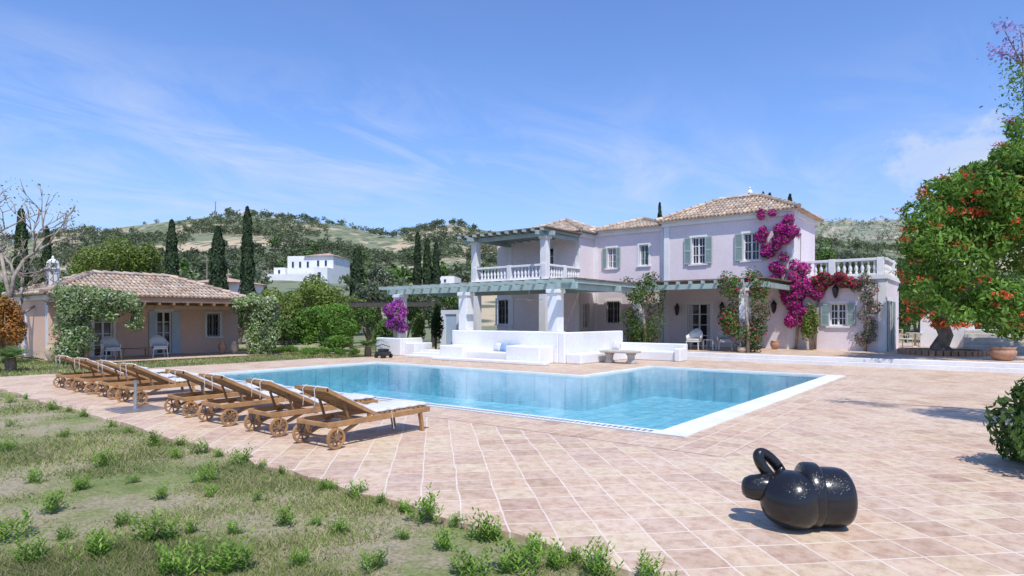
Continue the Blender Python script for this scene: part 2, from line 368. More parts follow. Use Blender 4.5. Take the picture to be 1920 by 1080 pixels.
sheet(d,-21.6,-13.2,21.6,45,T); sheet(d,-13.2,XR,27.1,45,T); d.build('terrace',M['tile'],kind='structure')
d=MB(); d.box(-13.2,XR,26.4,26.75,-.02,.15); d.box(-13.2,XR,26.75,27.1,-.02,.296); d.box(-21.6,-13.55,21.6,21.9,-.02,.296)
d.build('terrace_steps',M['white'],kind='structure',bevel=.015)
d=MB(); sheet(d,-13.15,XR,26.52,26.745,.153); d.build('step_tread',M['tile2'],kind='structure')
# ------------------------------------------------------------ roofs
def roof_tiles(x0,x1,y0,y1,ze,pitch,pw=.21,cl=.40):
    V=[];W=x1-x0;D=y1-y0;half=min(W,D)/2
    faces=[((x0,y0),(1,0),(0,1),W),((x1,y0),(0,1),(-1,0),D),((x1,y1),(-1,0),(0,-1),W),((x0,y1),(0,-1),(1,0),D)]
    seg=4
    for (o,e,s,L) in faces:
        n=int(L/pw)
        for i in range(n):
            u=(i+.5)*L/n; vm=min(u,L-u,half)
            v=0
            while v<vm-.03:
                v1=min(v+cl,vm+.05); jit=random.uniform(-.014,.014); r0=pw*.41;r1=pw*.28
                ring=[]
                for (vv,r,dz) in ((v,r0,.05),(v1,r1,.012)):
                    row=[]
                    for q in range(seg+1):
                        t=math.pi*q/seg; uu=u+jit-r*math.cos(t); zz=ze+vv*pitch+dz+r*math.sin(t)*.8
                        row.append((o[0]+e[0]*uu+s[0]*vv,o[1]+e[1]*uu+s[1]*vv,zz))
                    ring.append(row)
                V.append(ring); v+=cl
    verts=[];fs=[]
    for ring in V:
        b=len(verts); verts+=ring[0]+ring[1]
        for q in range(seg): fs.append((b+q,b+q+1,b+seg+2+q,b+seg+1+q))
        fs.append(tuple(b+q for q in range(seg,-1,-1)))
    return verts,fs,half
def hip(parent,x0,x1,y0,y1,ze,pitch,ov=.35,name='roof'):
    x0-=ov;x1+=ov;y0-=ov;y1+=ov
    v,fs,h=roof_tiles(x0,x1,y0,y1,ze,pitch); m=MB(); m.add(v,fs)
    W=x1-x0;D=y1-y0
    if W>=D: A=(x0+h,(y0+y1)/2);B=(x1-h,(y0+y1)/2)
    else: A=((x0+x1)/2,y0+h);B=((x0+x1)/2,y1-h)
    zt=ze+h*pitch
    cs=[(x0,y0,ze),(x1,y0,ze),(x1,y1,ze),(x0,y1,ze),(*A,zt),(*B,zt)]
    F=[(0,1,5,4),(1,2,5),(2,3,4,5),(3,0,4)] if W>=D else [(0,1,4),(1,2,5,4),(2,3,5),(3,0,4,5)]
    m.add(cs,F+[(3,2,1,0)])
    hips=[(cs[0],cs[4]),(cs[3],cs[4] if W>=D else cs[5]),(cs[1],cs[5] if W>=D else cs[4]),(cs[2],cs[5])]
    if W!=D: hips.append((cs[4],cs[5]))
    r=m.build(name,M['tileroof'],parent,smooth=False)
    m=MB()
    for a,b in hips:
        a=np.array(a);b=np.array(b);n=max(1,int(np.linalg.norm(b-a)/.42))
        for i in range(n):
            p=a+(b-a)*i/n;q=a+(b-a)*(i+1.1)/n; m.tube([p+(0,0,.10),q+(0,0,.07)],[.12,.09],8)
    m.build('ridge_cap',M['tileroof'],r); return r,zt
def panel(mb,mp,a0,a1,z0,z1,ops,th=.3,d=0):
    xs=sorted({a0,a1,*[o[0] for o in ops],*[o[1] for o in ops]}); zs=sorted({z0,z1,*[o[2] for o in ops],*[o[3] for o in ops]})
    for i in range(len(xs)-1):
        for j in range(len(zs)-1):
            cx=(xs[i]+xs[i+1])/2;cz=(zs[j]+zs[j+1])/2
            if any(o[0]<cx<o[1] and o[2]<cz<o[3] for o in ops): continue
            mb.fbox(mp,xs[i],xs[i+1],d-th,d,zs[j],zs[j+1])
def volume(parent,x0,x1,y0,y1,z0,z1,mat,fo=(),ro=()):
    m=MB(); panel(m,front(y0),x0,x1,z0,z1,[o[:4] for o in fo]); panel(m,side(x1),y0+.3,y1,z0,z1,[o[:4] for o in ro])
    m.box(x0,x0+.3,y0+.3,y1,z0,z1); m.box(x0+.3,x1-.3,y1-.3,y1,z0,z1); m.box(x0+.3,x1-.3,y0+.3,y1-.3,z1-.2,z1-.01)
    w=m.build('wall',mat,parent)
    for o in fo: window(parent,front(y0),*o)
    for o in ro: window(parent,side(x1),*o)
    return w
def window(parent,mp,a0,a1,z0,z1,kind='sh',fm='white',sur=True):
    w=a1-a0; door='door' in kind
    m=MB(); t=.12
    if sur:
        for b in ((a0-t,a0,z0,z1+t),(a1,a1+t,z0,z1+t),(a0,a1,z1,z1+t)): m.fbox(mp,b[0],b[1],-.02,.035,b[2],b[3])
        if not door: m.fbox(mp,a0-t-.04,a1+t+.04,-.02,.08,z0-.08,z0-.001)
    i=.06
    for b in ((a0+.001,a0+i,z0,z1),(a1-i,a1-.001,z0,z1),(a0+i,a1-i,z1-i,z1-.001),(a0+i,a1-i,z0+.001,z0+i)): m.fbox(mp,b[0],b[1],-.16,-.09,b[2],b[3])
    o=m.build('door' if door else 'window',M['white'],parent)
    m=MB(); m.fbox(mp,a0+.01,a1-.01,-.2,-.17,z0+.01,z1-.01); m.build('pane',M['glass'],o)
    m=MB(); m.fbox(mp,(a0+a1)/2-.04,(a0+a1)/2+.04,-.155,-.095,z0+i,z1-i)
    nh=4 if door else 3
    for q in range(1,nh): zc=z0+(z1-z0)*q/nh; m.fbox(mp,a0+i,a1-i,-.15,-.11,zc-.018,zc+.018)
    if not door:
        for q in (.25,.75): m.fbox(mp,a0+w*q-.014,a0+w*q+.014,-.148,-.112,z0+i,z1-i)
    m.build('mullion',M[fm],o)
    if 'curtain' in kind:
        for (q0,q1) in ((.05,.2),(.8,.95)):
            m=MB(); vs=[];fs=[];k=12
            for j in range(k+1):
                a=a0+w*(q0+(q1-q0)*j/k)
                for z in (z0+.05,z1-.08): vs.append(mp(a,-.164+.004*math.sin(j*2.2),z))
            for j in range(k): fs.append((2*j,2*j+2,2*j+3,2*j+1))
            m.add(vs,fs); m.build('curtain',M['cushion'],o)
    if 'grille' in kind:
        m=MB()
        for q in range(1,7): m.fbox(mp,a0+w*q/7-.012,a0+w*q/7+.012,-.05,-.02,z0,z1)
        for q in range(1,6): zc=z0+(z1-z0)*q/6; m.fbox(mp,a0,a1,-.055,-.045,zc-.01,zc+.01)
        m.build('iron_grille',M['iron'],o)
    if 'sh' in kind:
        sw=w*.5
        for (b0,b1) in ((a0-sw-.03,a0-.03),(a1+.03,a1+sw+.03)):
            m=MB()
            for e in ((b0,b0+.05,z0,z1),(b1-.05,b1,z0,z1),(b0+.05,b1-.05,z1-.07,z1),(b0+.05,b1-.05,z0,z0+.08),(b0+.05,b1-.05,(z0+z1)/2-.04,(z0+z1)/2+.04)): m.fbox(mp,e[0],e[1],.045,.085,e[2],e[3])
            z=z0+.1
            while z<z1-.1:
                m.fbox(mp,b0+.05,b1-.05,.05,.075,z,z+.03); z+=.055
            m.fbox(mp,b0+.05,b1-.05,.04,.05,z0,z1)
            m.build('shutter',M['teal' if 'pale' not in kind else 'pale'],o)
    return o
# ------------------------------------------------------------ main villa
YW=32.6;YM=32.9;YLv=31.2;YB=27.7
XC0,XC1=-14.65,-7.9; XM0=-19.3; XL0=-24.6; XWg=-3.96
villa=thing('villa',(-14,32.6,0),'large two storey pink plastered villa with white trim and tiled hip roofs behind the pool','house')
def fo(y0,pxa,pxb,pyt,pyb,kind='sh',fm='white',z=None):
    a=ony(pxa,y0);b=ony(pxb,y0);Y=dist((a+b)/2,y0); z0,z1=(ZZ(pyb,Y),ZZ(pyt,Y)) if z is None else z
    return (a,b,z0,z1,kind,fm)
volume(villa,XC0,XC1,YW,37.2,T,7.15,M['pink'],[fo(YW,1297,1322,445,495),fo(YW,1394,1424,437,488),fo(YW,1289,1332,560,652,'door curtain',z=(T,2.6))],[(33.4,34.1,4.6,6.1,'x','white')])
volume(villa,XM0,XC0-.002,YM,37.15,T,7.0,M['pink'],[fo(YM,1139,1155,465,503),fo(YM,1199,1216,459,498,'x','teal'),fo(YM,1137,1162,565,606,'grille'),fo(YM,1088,1100,565,640,'door',z=(T,2.6))])
volume(villa,XL0,XM0-.001,YLv,37.1,T,6.85,M['pink'],[fo(YLv,932,960,562,608,'grille'),fo(YLv,1016,1038,462,520,'door',z=(3.97,6.1))],[(31.55,32.3,1.2,2.7,'x','white')])
volume(villa,XC1+.002,XWg,YW-.03,37.1,T,3.75,M['pink'],[fo(YW-.03,1556,1587,569,611)],[(33.3,34.5,T,2.6,'door sh','white')])
m=MB()
for (x0,x1,y0,y1,z) in ((XC0,XC1,YW,37.2,7.15),(XM0,XC0,YM,37.15,7.0),(XL0,XM0,YLv,37.1,6.85)):
    m.box(x0-.1,x1+.1,y0-.1,y0-.002,z-.28,z-.004); m.box(x1+.002,x1+.1,y0-.002,y1,z-.28,z-.004)
    m.box(x0-.2,x1+.2,y0-.2,y0-.002,z-.08,z+.0)
m.build('cornice',M['white'],villa)
for (x,y,z1,dx) in ((XC1-.3,YW,6.87,.3),(XC0,YW,6.87,.3),(XM0-.28,YLv,6.57,.28),(XC0-.3,YM,6.72,.26),(XM0,YM,6.72,.25),(XL0,YLv,6.57,.3),(XWg-.32,YW-.03,3.55,.32)):
    MB().box(x,x+dx,y-.03,y-.001,T,z1).build('pilaster',M['white'],villa)
MB().box(XC1+.001,XC1+.03,YW,YW+.3,3.95,6.87).build('pilaster',M['white'],villa)
MB().box(XWg+.001,XWg+.03,YW-.03,YW+.3,T,3.55).build('pilaster',M['white'],villa)
m=MB(); m.tube([(XC0-.1,YM-.1,T),(XC0-.1,YM-.1,6.9)],.05); m.build('drain_pipe',M['white'],villa,smooth=True)
r1,z1=hip(villa,XC0,XC1,YW,37.2,7.15,.48); r2,_=hip(villa,XM0+.2,XC0-.36,YM,37.15,7.0,.34); r3,_=hip(villa,XL0,XM0,YLv,37.1,6.87,.40)
def chimney(parent,x,y,z0,z1,w):
    m=MB(); m.box(x-w/2,x+w/2,y-w/2,y+w/2,z0,z1-.45); m.box(x-w*.65,x+w*.65,y-w*.65,y+w*.65,z1-.45,z1-.38)
    for i in (-1,1):
        for j in (-1,1): m.box(x+i*w*.4-.04,x+i*w*.4+.04,y+j*w*.4-.04,y+j*w*.4+.04,z1-.38,z1-.16)
    m.lathe([(w*.62,z1-.16),(w*.55,z1-.08),(w*.35,z1),(w*.12,z1+.05),(.06,z1+.12),(.01,z1+.2)],(x,y,0),12); m.build('chimney',M['white'],parent)
chimney(r1,-10.9,35.6,8.0,8.95,.26)
m=MB(); m.box(XL0-.15,XM0+.15,YB-.15,YLv-.002,3.68,3.95); m.build('balcony_slab',M['white'],villa,bevel=.02)
for x in (XL0+.15,XM0-.2): MB().box(x-.22,x+.22,YB+.0,YB+.44,T,3.68).build('column',M['white'],villa)
for x in (XL0+.15,XM0-.15): 
    m=MB(); m.box(x-.2,x+.2,YB,YB+.4,3.95,6.15); m.box(x-.26,x+.26,YB-.06,YB+.46,6.151,6.3); m.build('column',M['white'],villa,bevel=.01)
BAL=[(.045,0),(.07,.02),(.07,.06),(.04,.1),(.075,.2),(.08,.27),(.045,.42),(.035,.5),(.06,.53),(.06,.58)]
bal_me=None
def balustrade(p0,p1,z,piers=()):
    p0=np.array(p0,float);p1=np.array(p1,float);L=np.linalg.norm(p1-p0);d=(p1-p0)/L; m=MB()
    m.bar((*p0,z+.06),(*p1,z+.06),.2,.12); m.bar((*p0,z+.77),(*p1,z+.77),.24,.12)
    for q in piers: c=p0+d*q; m.box(c[0]-.14,c[0]+.14,c[1]-.14,c[1]+.14,z+.001,z+.85)
    o=m.build('balustrade',M['white'],villa,bevel=.012)
    global bal_me
    n=int(L/.24)
    for i in range(n):
        q=(i+.5)*L/n
        if any(abs(q-e)<.22 for e in piers): continue
        c=p0+d*q
        if bal_me is None:
            b=MB().lathe(BAL,(0,0,0),10); me=bpy.data.meshes.new('baluster'); me.from_pydata(b.v,[],b.f); me.materials.append(M['white']); bal_me=me
            me.polygons.foreach_set('use_smooth',[True]*len(me.polygons))
        ob=bpy.data.objects.new('baluster',bal_me); C.objects.link(ob); ob.parent=o; vo=ORG[o]; ob.location=(c[0]-vo[0],c[1]-vo[1],z+.12-vo[2])
balustrade((XL0+.1,YB+.1),(XM0-.05,YB+.1),3.95,(.15,2.7,5.1)); balustrade((XM0-.05,YB+.3),(XM0-.05,YLv),3.95,(1.6,))
balustrade((XC1+.1,YW+.15),(XWg-.1,YW+.15),3.75,(1.6,3.6)); balustrade((XWg-.1,YW+.3),(XWg-.1,36.9),3.75,(2.2,))
m=MB(); m.box(XC1+.03,XWg+.08,YW-.12,YW-.031,3.6,3.78); m.box(XWg+.001,XWg+.08,YW-.03,37.1,3.6,3.78); m.build('cornice',M['white'],villa)
def pergola(name,label,x0,x1,y0,y1,z,beams,cols,step=.6,mat='teal',ry=.25):
    t=thing(name,((x0+x1)/2,(y0+y1)/2,0),label,'pergola')
    for b in beams: MB().bar((b[0],b[1],z-.32),(b[2],b[3],z-.32),.16,.24).build('beam',M[mat],t,bevel=.01)
    x=x0+.1
    while x<x1:
        m=MB(); m.bar((x,y0,z-.13),(x,y1,z-.13),.08,.14); m.build('rafter',M[mat],t); x+=step
    m=MB(); m.box(x0+.02,x1-.02,y0+ry,y1,z-.05,z-.01)
    for i in range(int((y1-y0-ry-.05)/.16)):
        y=y0+ry+.05+i*.16; m.bar((x0-.06*random.random(),y,z+.0),(x1+.06*random.random(),y+random.uniform(-.02,.02),z+.0),.04,.03)
    m.build('reed_cover',M['reed'],t)
    for (cx,cy,w,zb) in cols:
        m=MB(); m.box(cx-w/2,cx+w/2,cy-w/2,cy+w/2,zb,z-.6); m.box(cx-w/2-.05,cx+w/2+.05,cy-w/2-.05,cy+w/2+.05,z-.599,z-.44); m.build('column',M['white'],t,bevel=.015)
    return t
CX1,CX2,CX3=-14.12,-19.0,-23.4; CY=21.0
pergola('terrace_pergola','long sage green pergola on thick white square columns over the white seating wall',-24.2,-13.2,20.25,26.4,3.42,[(-24.3,CY,-13.1,CY),(-24.3,24.6,-13.1,24.6),(-13.5,20.15,-13.5,26.3)],[(CX1,CY,.48,1.27),(CX2,CY,.48,1.27),(CX3,CY,.48,0)],ry=.8)
pergola('veranda_pergola','sage green pergola with reed cover along the right ground floor of the villa',-19.2,-7.85,27.9,YW-.04,3.6,[(-19.2,28.2,-7.8,28.2),(-8.0,27.8,-8.0,32.5)],[(-8.9,28.35,.4,T),(-14.1,28.35,.4,T)])
pergola('balcony_pergola','sage green pergola shading the upper balcony on white columns',-25.3,-18.95,27.1,YLv-.13,6.72,[(-25.4,27.85,-18.8,27.85),(-19.4,27.0,-19.4,31.0),(-24.3,27.0,-24.3,31.0)],[])
# ------------------------------------------------------------ white seating
def wb(name,boxes,label,cat,loc,mat='white',bev=.04):
    m=MB()
    for b in boxes: m.box(*b)
    return m.build(name,M[mat],origin=loc,label=label,cat=cat,bevel=bev)
PYW=20.7
wb('parapet_wall',[(-19.6,-13.8,PYW,PYW+.6,0,1.265),(-13.798,-13.5,PYW+.002,25.6,0,1.24)],'tall white plastered wall running behind the bench and carrying the square columns','wall',(-16,20.9,0))
sb=thing('built_in_bench',(-16.5,20.3,0),'long white plastered bench in front of the tall white wall','bench')
MB().box(-18.0,-15.7,20.0,PYW-.01,0,.40).build('seat',M['white'],sb,bevel=.04)
MB().box(-19.4,-18.02,19.7,PYW-.01,0,.62).build('armrest',M['white'],sb,bevel=.04)
MB().box(-15.68,-14.0,19.7,PYW-.01,0,.70).build('armrest',M['white'],sb,bevel=.04)
MB().box(-19.5,-13.5,19.3,19.69,0,.13).build('plinth_step',M['white'],sb,bevel=.03)
cb=thing('corner_bench',(-12.7,23.5,0),'low white plastered corner bench around the stone table','bench')
m=MB(); m.box(-13.49,-12.8,20.8,25.3,0,.40); m.box(-12.798,-10.6,24.7,25.3,0,.40); m.build('seat',M['white'],cb,bevel=.04)
m=MB(); m.box(-13.49,-10.4,25.3,25.55,0,.72); m.box(-10.62,-10.35,24.6,25.29,0,.55); m.build('backrest',M['white'],cb,bevel=.04)
def pillow(x,y,z,mat,label,rx=.35,w=.36):
    m=MB(); n=8; vs=[];fs=[]
    for sgn in (-1,1):
        for i in range(n+1):
            for j in range(n+1):
                u=i/n*2-1;v=j/n*2-1; t=.09*((1-u**4)*(1-v**4))**.6; vs.append((u*w/2,sgn*t*math.cos(rx)+(v*w/2)*math.sin(rx), v*w/2*math.cos(rx)-sgn*t*math.sin(rx)))
    N=(n+1)**2
    for i in range(n):
        for j in range(n):
            a=i*(n+1)+j; fs.append((a,a+1,a+n+2,a+n+1)); fs.append((N+a,N+a+n+1,N+a+n+2,N+a+1))
    m.add([(x+p[0],y+p[1],z+p[2]) for p in vs],fs); m.build('throw_pillow',M[mat],origin=(x,y,z-w/2),smooth=True,label=label,cat='cushion')
pillow(-16.75,20.5,.58,'cushion','pale square throw pillow leaning on the white wall, left of the two blue ones')
pillow(-16.38,20.48,.58,'bluecush','blue throw pillow in the middle of the row on the white bench')
pillow(-16.02,20.5,.58,'bluecush','blue throw pillow at the right end of the row on the white bench')
pillow(-13.2,24.4,.6,'cushion','pale throw pillow in the corner of the bench beside the stone table')
t=thing('stone_table',(*G(1163,681),0),'low grey stone table with a thick slab top standing before the corner bench','table'); x,y,_=ORG[t]
MB().box(x-.75,x+.75,y-.38,y+.38,.42,.52).build('tabletop',M['stone'],t,bevel=.03)
for s in (-1,1): MB().lathe([(.2,0),(.22,.05),(.14,.15),(.15,.3),(.22,.42)],(x+s*.48,y,0),12).build('leg',M['stone'],t,smooth=True)
st=thing('garden_steps',(-20.9,20.4,0),'short flight of white plastered steps left of the seating wall','steps')
for i in range(3): MB().box(-21.9,-19.63,19.9+i*.5,19.9+(i+1)*.5-.002 if i<2 else 21.6,i*.0+.001,(i+1)*.1-.001).build('step',M['white'],st,bevel=.015)
wb('planter_box',[(-24.4,-22.6,20.3,20.45,0,.85),(-24.4,-24.25,20.45,21.8,0,.85),(-22.75,-22.6,20.45,21.8,0,.85),(-24.25,-22.75,20.45,21.8,0,.7),(-22.6,-21.95,20.6,21.8,0,.62)],'white plastered planter box under the purple bougainvillea','planter',(-23.4,21,0))
# ------------------------------------------------------------ loungers
def lounger():
    t=thing('sun_lounger',(0,0,0),'','sun lounger','teak sun loungers in a row along the pool')
    m=MB()
    for s in (-1,1): m.bar((s*.35,.0,.33),(s*.35,1.98,.33),.035,.08)
    for y in (.02,.62,1.3,1.96): m.bar((-.35,y,.33),(.35,y,.33),.05,.06)
    m.build('frame',M['teak'],t,bevel=.006)
    m=MB()
    for i in range(11): m.box(-.33,.33,.86+i*.1,.93+i*.1,.372,.392)
    m.build('seat_slats',M['teak'],t)
    for s in (-1,1):
        MB().bar((s*.33,1.78,.31),(s*.33,1.84,0),.06,.05).build('leg',M['teak'],t,bevel=.005)
    for s in (-1,1):
        m=MB(); m.bar((s*.30,.16,.31),(s*.30,.10,.10),.05,.06); m.bar((s*.30,.55,.30),(s*.30,.12,.12),.035,.045); m.build('leg',M['teakd'],t)
    MB().tube([(-.4,.1,.14),(.4,.1,.14)],.018).build('axle',M['teakd'],t)
    pv=np.array((0,.86,.38));top=np.array((0,-.02,.82)); dv=top-pv
    m=MB()
    for s in (-1,1): m.bar(pv+(s*.33,0,0),top+(s*.33,0,0),.04,.05)
    for i in range(10):
        p=pv+dv*(.06+i*.1); m.bar(p+(-.31,0,0),p+(.31,0,0),.065,.02)
    m.bar(top+(-.35,0,0),top+(.35,0,0),.05,.05)
    m.build('backrest',M['teak'],t)
    for s in (-1,1):
        MB().bar(pv+dv*.6+(s*.27,-.01,-.03),(s*.27,.42,.33),.03,.03).build('support_strut',M['teakd'],t)
    nrm=np.array((0,-dv[2],dv[1])); nrm/=np.linalg.norm(nrm)
    if nrm[2]<0: nrm=-nrm
    m=MB()
    def pad(p,q,nz,n,th,w,ph):
        vs=[];
        for i in range(n+1):
            c=p+(q-p)*i/n; b=.010*math.cos(i*math.pi*2/ (n/ph)); e0=1 if 0<i<n else .5
            for s in (-1,-.8,0,.8,1):
                e=1 if abs(s)<1 else .55
                vs.append(c+nz*(th*e*e0+b)+np.array((s*w/2,0,0)))
            for s in (1,-1): vs.append(c+np.array((s*w/2,0,0)))
        fs=[];k=7
        for i in range(n):
            for j in range(k): a=i*k+j;b=i*k+(j+1)%k; fs.append((a,b,b+k,a+k))
        fs.append(tuple(range(k-1,-1,-1)));fs.append(tuple(n*k+j for j in range(k))); m.add(vs,fs)
    pad(np.array((0,.88,.40)),np.array((0,1.97,.40)),np.array((0,0,1.)),24,.045,.64,5)
    pad(pv+nrm*.02,top+nrm*.02-dv*.03,nrm,20,.042,.58,4)
    m.build('cushion',M['cushion'],t,smooth=True)
    for sx in (-.12,.14):
        MB().tube([top+(sx,.02,.05),top+(sx,-.05,.0),top+(sx+.02,-.05,-.14),top+(sx-.01,-.04,-.24)],.006,5).build('tie_strap',M['cushion'],t)
    MB().tube([(.36,1.15,.4),(.37,1.16,.28),(.36,1.2,.12)],.006,5).build('tie_strap',M['cushion'],t)
    for s in (-1,1):
        m=MB(); n=20;R_=.145
        vs=[];fs=[]
        for j in range(n):
            a=2*math.pi*j/n
            for (r,dx) in ((R_,-.02),(R_,.02),(R_-.03,.02),(R_-.03,-.02)): vs.append((s*.39+dx,.1+r*math.cos(a),R_+r*math.sin(a)))
        for j in range(n):
            for q in range(4): a=j*4+q;b=j*4+(q+1)%4;c=((j+1)%n)*4; fs.append((a,b,c+(q+1)%4,c+q))
        m.add(vs,fs)
        w=m.build('wheel',M['teak'],t)
        m=MB()
        for j in range(4):
            a=math.pi*j/4+.2; m.bar((s*.39,.1-.118*math.cos(a),R_-.118*math.sin(a)),(s*.39,.1+.118*math.cos(a),R_+.118*math.sin(a)),.018,.02)
        m.lathe([(.03,-.03),(.03,.03)],(s*.39,.1,R_),10,'x'); m.build('spokes',M['teakd'],w)
    return t
L0=lounger()
LX=[(-7.55,5.15),(-9.0,5.2),(-10.5,5.2),(-11.95,5.25),(-14.45,5.35),(-15.85,5.4),(-17.3,5.4),(-18.8,5.45)]
for i,(x,y) in enumerate(LX):
    o=L0 if i==0 else copy_tree(L0)
    lab=['wheeled teak lounger with a raised slatted back, nearest of the row and standing furthest right','second wheeled teak lounger from the right in the row by the pool','third wheeled teak lounger from the right in the row by the pool','fourth wheeled teak lounger from the right, just right of the steel parasol stand','wheeled teak lounger just left of the steel parasol stand','third wheeled teak lounger from the left end of the row','second wheeled teak lounger from the left end of the row','wheeled teak lounger at the far left end of the row'][i]
    place(o,(x,y,0.005),rad(random.uniform(-4,4)),label=lab)
x,y=G(254,768); t=thing('parasol_stand',(x,y,0),'empty steel parasol stand with a flat square plate among the loungers','parasol base')
MB().box(x-.4,x+.4,y-.4,y+.4,.006,.03).build('base_plate',M['steel'],t,bevel=.006)
MB().lathe([(.045,.03),(.045,.06),(.028,.07),(.028,.55),(.034,.55),(.034,.58)],(x,y,0),14).build('tube',M['steel'],t,smooth=False)
# ------------------------------------------------------------ sculpture
x,y=G(1492,985); t=thing('sculpture',(0,0,0),'glossy black knotted ceramic sculpture lying on the terracotta paving in the foreground','sculpture')
def drum(m,c,R_,h,e=.45,tilt=0,ecc=1,cap=None):
    prof=[]
    for i in range(17):
        a=math.pi*i/16
        X=-math.copysign(abs(math.cos(a))**e,math.cos(a)); Rr=max(.002,math.sin(a)**e); prof.append((Rr*R_,X*h))
    vs=[]
    k=32;fs=[]
    for (r,z) in prof:
        for j in range(k):
            a=2*math.pi*j/k; p=(z,r*math.cos(a)*ecc,r*math.sin(a)); ct,s_=math.cos(tilt),math.sin(tilt)
            vs.append((c[0]+p[0]*ct-p[1]*s_,c[1]+p[0]*s_+p[1]*ct,c[2]+p[2]))
    for i in range(16):
        for j in range(k): a=i*k+j;b=i*k+(j+1)%k; fs.append((a,b,b+k,a+k))
    fs.append(tuple(range(k-1,-1,-1)));fs.append(tuple(len(vs)-k+j for j in range(k)))
    m.add(vs,fs)
m=MB(); drum(m,(.27,.03,.265),.265,.20,.5,.10); m.build('body',M['black'],t,smooth=True)
m=MB(); drum(m,(.115,.0,.285),.29,.09,.42,.03); m.build('band',M['black'],t,smooth=True)
m=MB(); drum(m,(-.05,-.08,.255),.255,.26,.85,-.6,1.1); m.build('body',M['black'],t,smooth=True)
m=MB(); m.tube([(-.475,-.03,.33),(-.465,-.03,.33),(-.44,-.03,.33),(-.39,-.03,.335),(-.30,-.04,.34),(-.2,-.03,.33),(-.05,.0,.32)],[.01,.06,.09,.11,.125,.13,.13],20); m.build('limb',M['black'],t,smooth=True)
m=MB(); n=32;pts=[]
for i in range(n+1):
    a=2*math.pi*i/n; u=.075*math.cos(a);v=.16*math.sin(a); pts.append((-.20+u*.95-v*.55,.06+u*.5,.50+v*.82))
m.tube(pts,.05,14); m.build('loop',M['black'],t,smooth=True)
place(t,(x,y,0),YAW+rad(-10),.96)
# ------------------------------------------------------------ pool robot
x,y=G(719,671); t=thing('pool_cleaner',(x,y,0),'small black wheeled pool cleaner parked on the deck before the planter','pool cleaner')
m=MB(); m.box(x-.32,x+.28,y-.24,y+.24,.1,.3); m.box(x-.2,x+.2,y-.2,y+.2,.3,.42); m.build('body',M['plastic'],t,bevel=.05)
MB().tube([(x-.28,y-.2,.25),(x-.3,y-.2,.5),(x-.1,y,.62),(x+.2,y+.2,.5)],.02).build('handle',M['plastic'],t)
for sx in (-1,1):
    for sy in (-1,1): MB().tube([(x+sx*.22,y+sy*.2,.1),(x+sx*.22,y+sy*.28,.1)],.1,14).build('wheel',M['iron'],t)
# ------------------------------------------------------------ guest house
GX=-32.8;GY0,GY1=9.05,17.7
gh=thing('guest_house',(GX,13,0),'low single storey salmon guest house with a tiled hip roof at the left','house')
def so(pxa,pxb,z0,z1,kind,fm='white'): return (onx(pxa,GX),onx(pxb,GX),z0,z1,kind,fm)
volume(gh,-37.8,GX,GY0,GY1,0,2.85,M['salmon'],[(-36.9,-36.1,.02,2.0,'door','pale')],[so(176,212,.02,2.15,'door'),so(294,322,.02,2.15,'door palesh'),so(388,412,.85,2.05,'grille')])
m=MB(); m.box(-37.9,GX+.1,GY0-.1,GY0-.002,2.62,2.846); m.box(GX-.35,GX-.001,GY0-.02,GY0-.003,.0,2.6); m.build('cornice',M['white'],gh)
rg,_=hip(gh,-37.8,GX,GY0,GY1,2.86,.40,.35); chimney(rg,-35.6,10.0,3.2,4.6,.42)
t=thing('porch_pergola',(-31,13.4,0),'dark timber porch roof on posts in front of the guest house','pergola')
m=MB(); m.box(-32.78,-28.9,8.9,17.9,2.50,2.56); m.build('reed_cover',M['reed'],t)
for y in np.arange(9.0,17.9,.6): MB().bar((-32.75,y,2.44),(-28.8,y,2.44),.07,.11).build('rafter',M['teakd'],t)
MB().bar((-29.2,8.8,2.30),(-29.2,18.0,2.30),.12,.16).build('beam',M['teakd'],t)
for y in (9.3,16.9): MB().box(-29.3,-29.1,y-.1,y+.1,0,2.22).build('post',M['teakd'],t)
m=MB(); sheet(m,-32.8,-28.6,8.8,18.0,.01); m.build('porch_floor',M['tile2'],kind='structure')
def vine(name,cl,n,leaf,mat,label,stem,flower=None,cat='climbing plant',fn=0):
    t=thing(name,stem[0],label,cat); quads('foliage',foliage(cl,n,leaf),mat,t)
    if flower: quads('blossoms',foliage([(c[0],c[1],c[2],c[3]*1.05,c[4]*1.05,c[5]*1.05) for c in cl],fn or n//2,leaf*.8,.8),flower,t)
    m=MB(); m.tube(stem,[.07]*(len(stem)-1)+[.03],7); m.build('trunk',M['barkl'],t,smooth=True); return t
def vcl(pts,r,k=2):
    out=[]
    for p in pts:
        for i in range(k): out.append((p[0]+random.uniform(-.3,.3)*r,p[1]+random.uniform(-.5,.5)*r,p[2]+random.uniform(-.4,.4)*r,r*random.uniform(.6,1.1),r*random.uniform(.6,1.1),r*random.uniform(.6,1.1)))
    return out
c1=vcl([(-29.1,8.9,z) for z in (.3,.6,.9,1.3,1.7,2.1,2.4,2.7)],.6)+vcl([(-29.0,y,2.45) for y in np.arange(8.6,11.3,.35)],.46)+vcl([(-29.0,y,2.0) for y in np.arange(8.8,10.4,.4)],.42)+vcl([(-29.9,y,2.75) for y in np.arange(8.8,11.2,.5)],.40)+vcl([(-31,y,2.85) for y in np.arange(8.8,10.6,.6)],.35)+vcl([(-29.0,11.1,z) for z in (2.2,1.9,1.6)],.3)
vine('climbing_vine',c1,21000,.12,M['vine'],'pale cream flowering vine wrapping the left post and edge of the guest house porch',[(-29.0,9.2,0),(-29.1,9.35,1.2),(-29,9.3,2.4)])
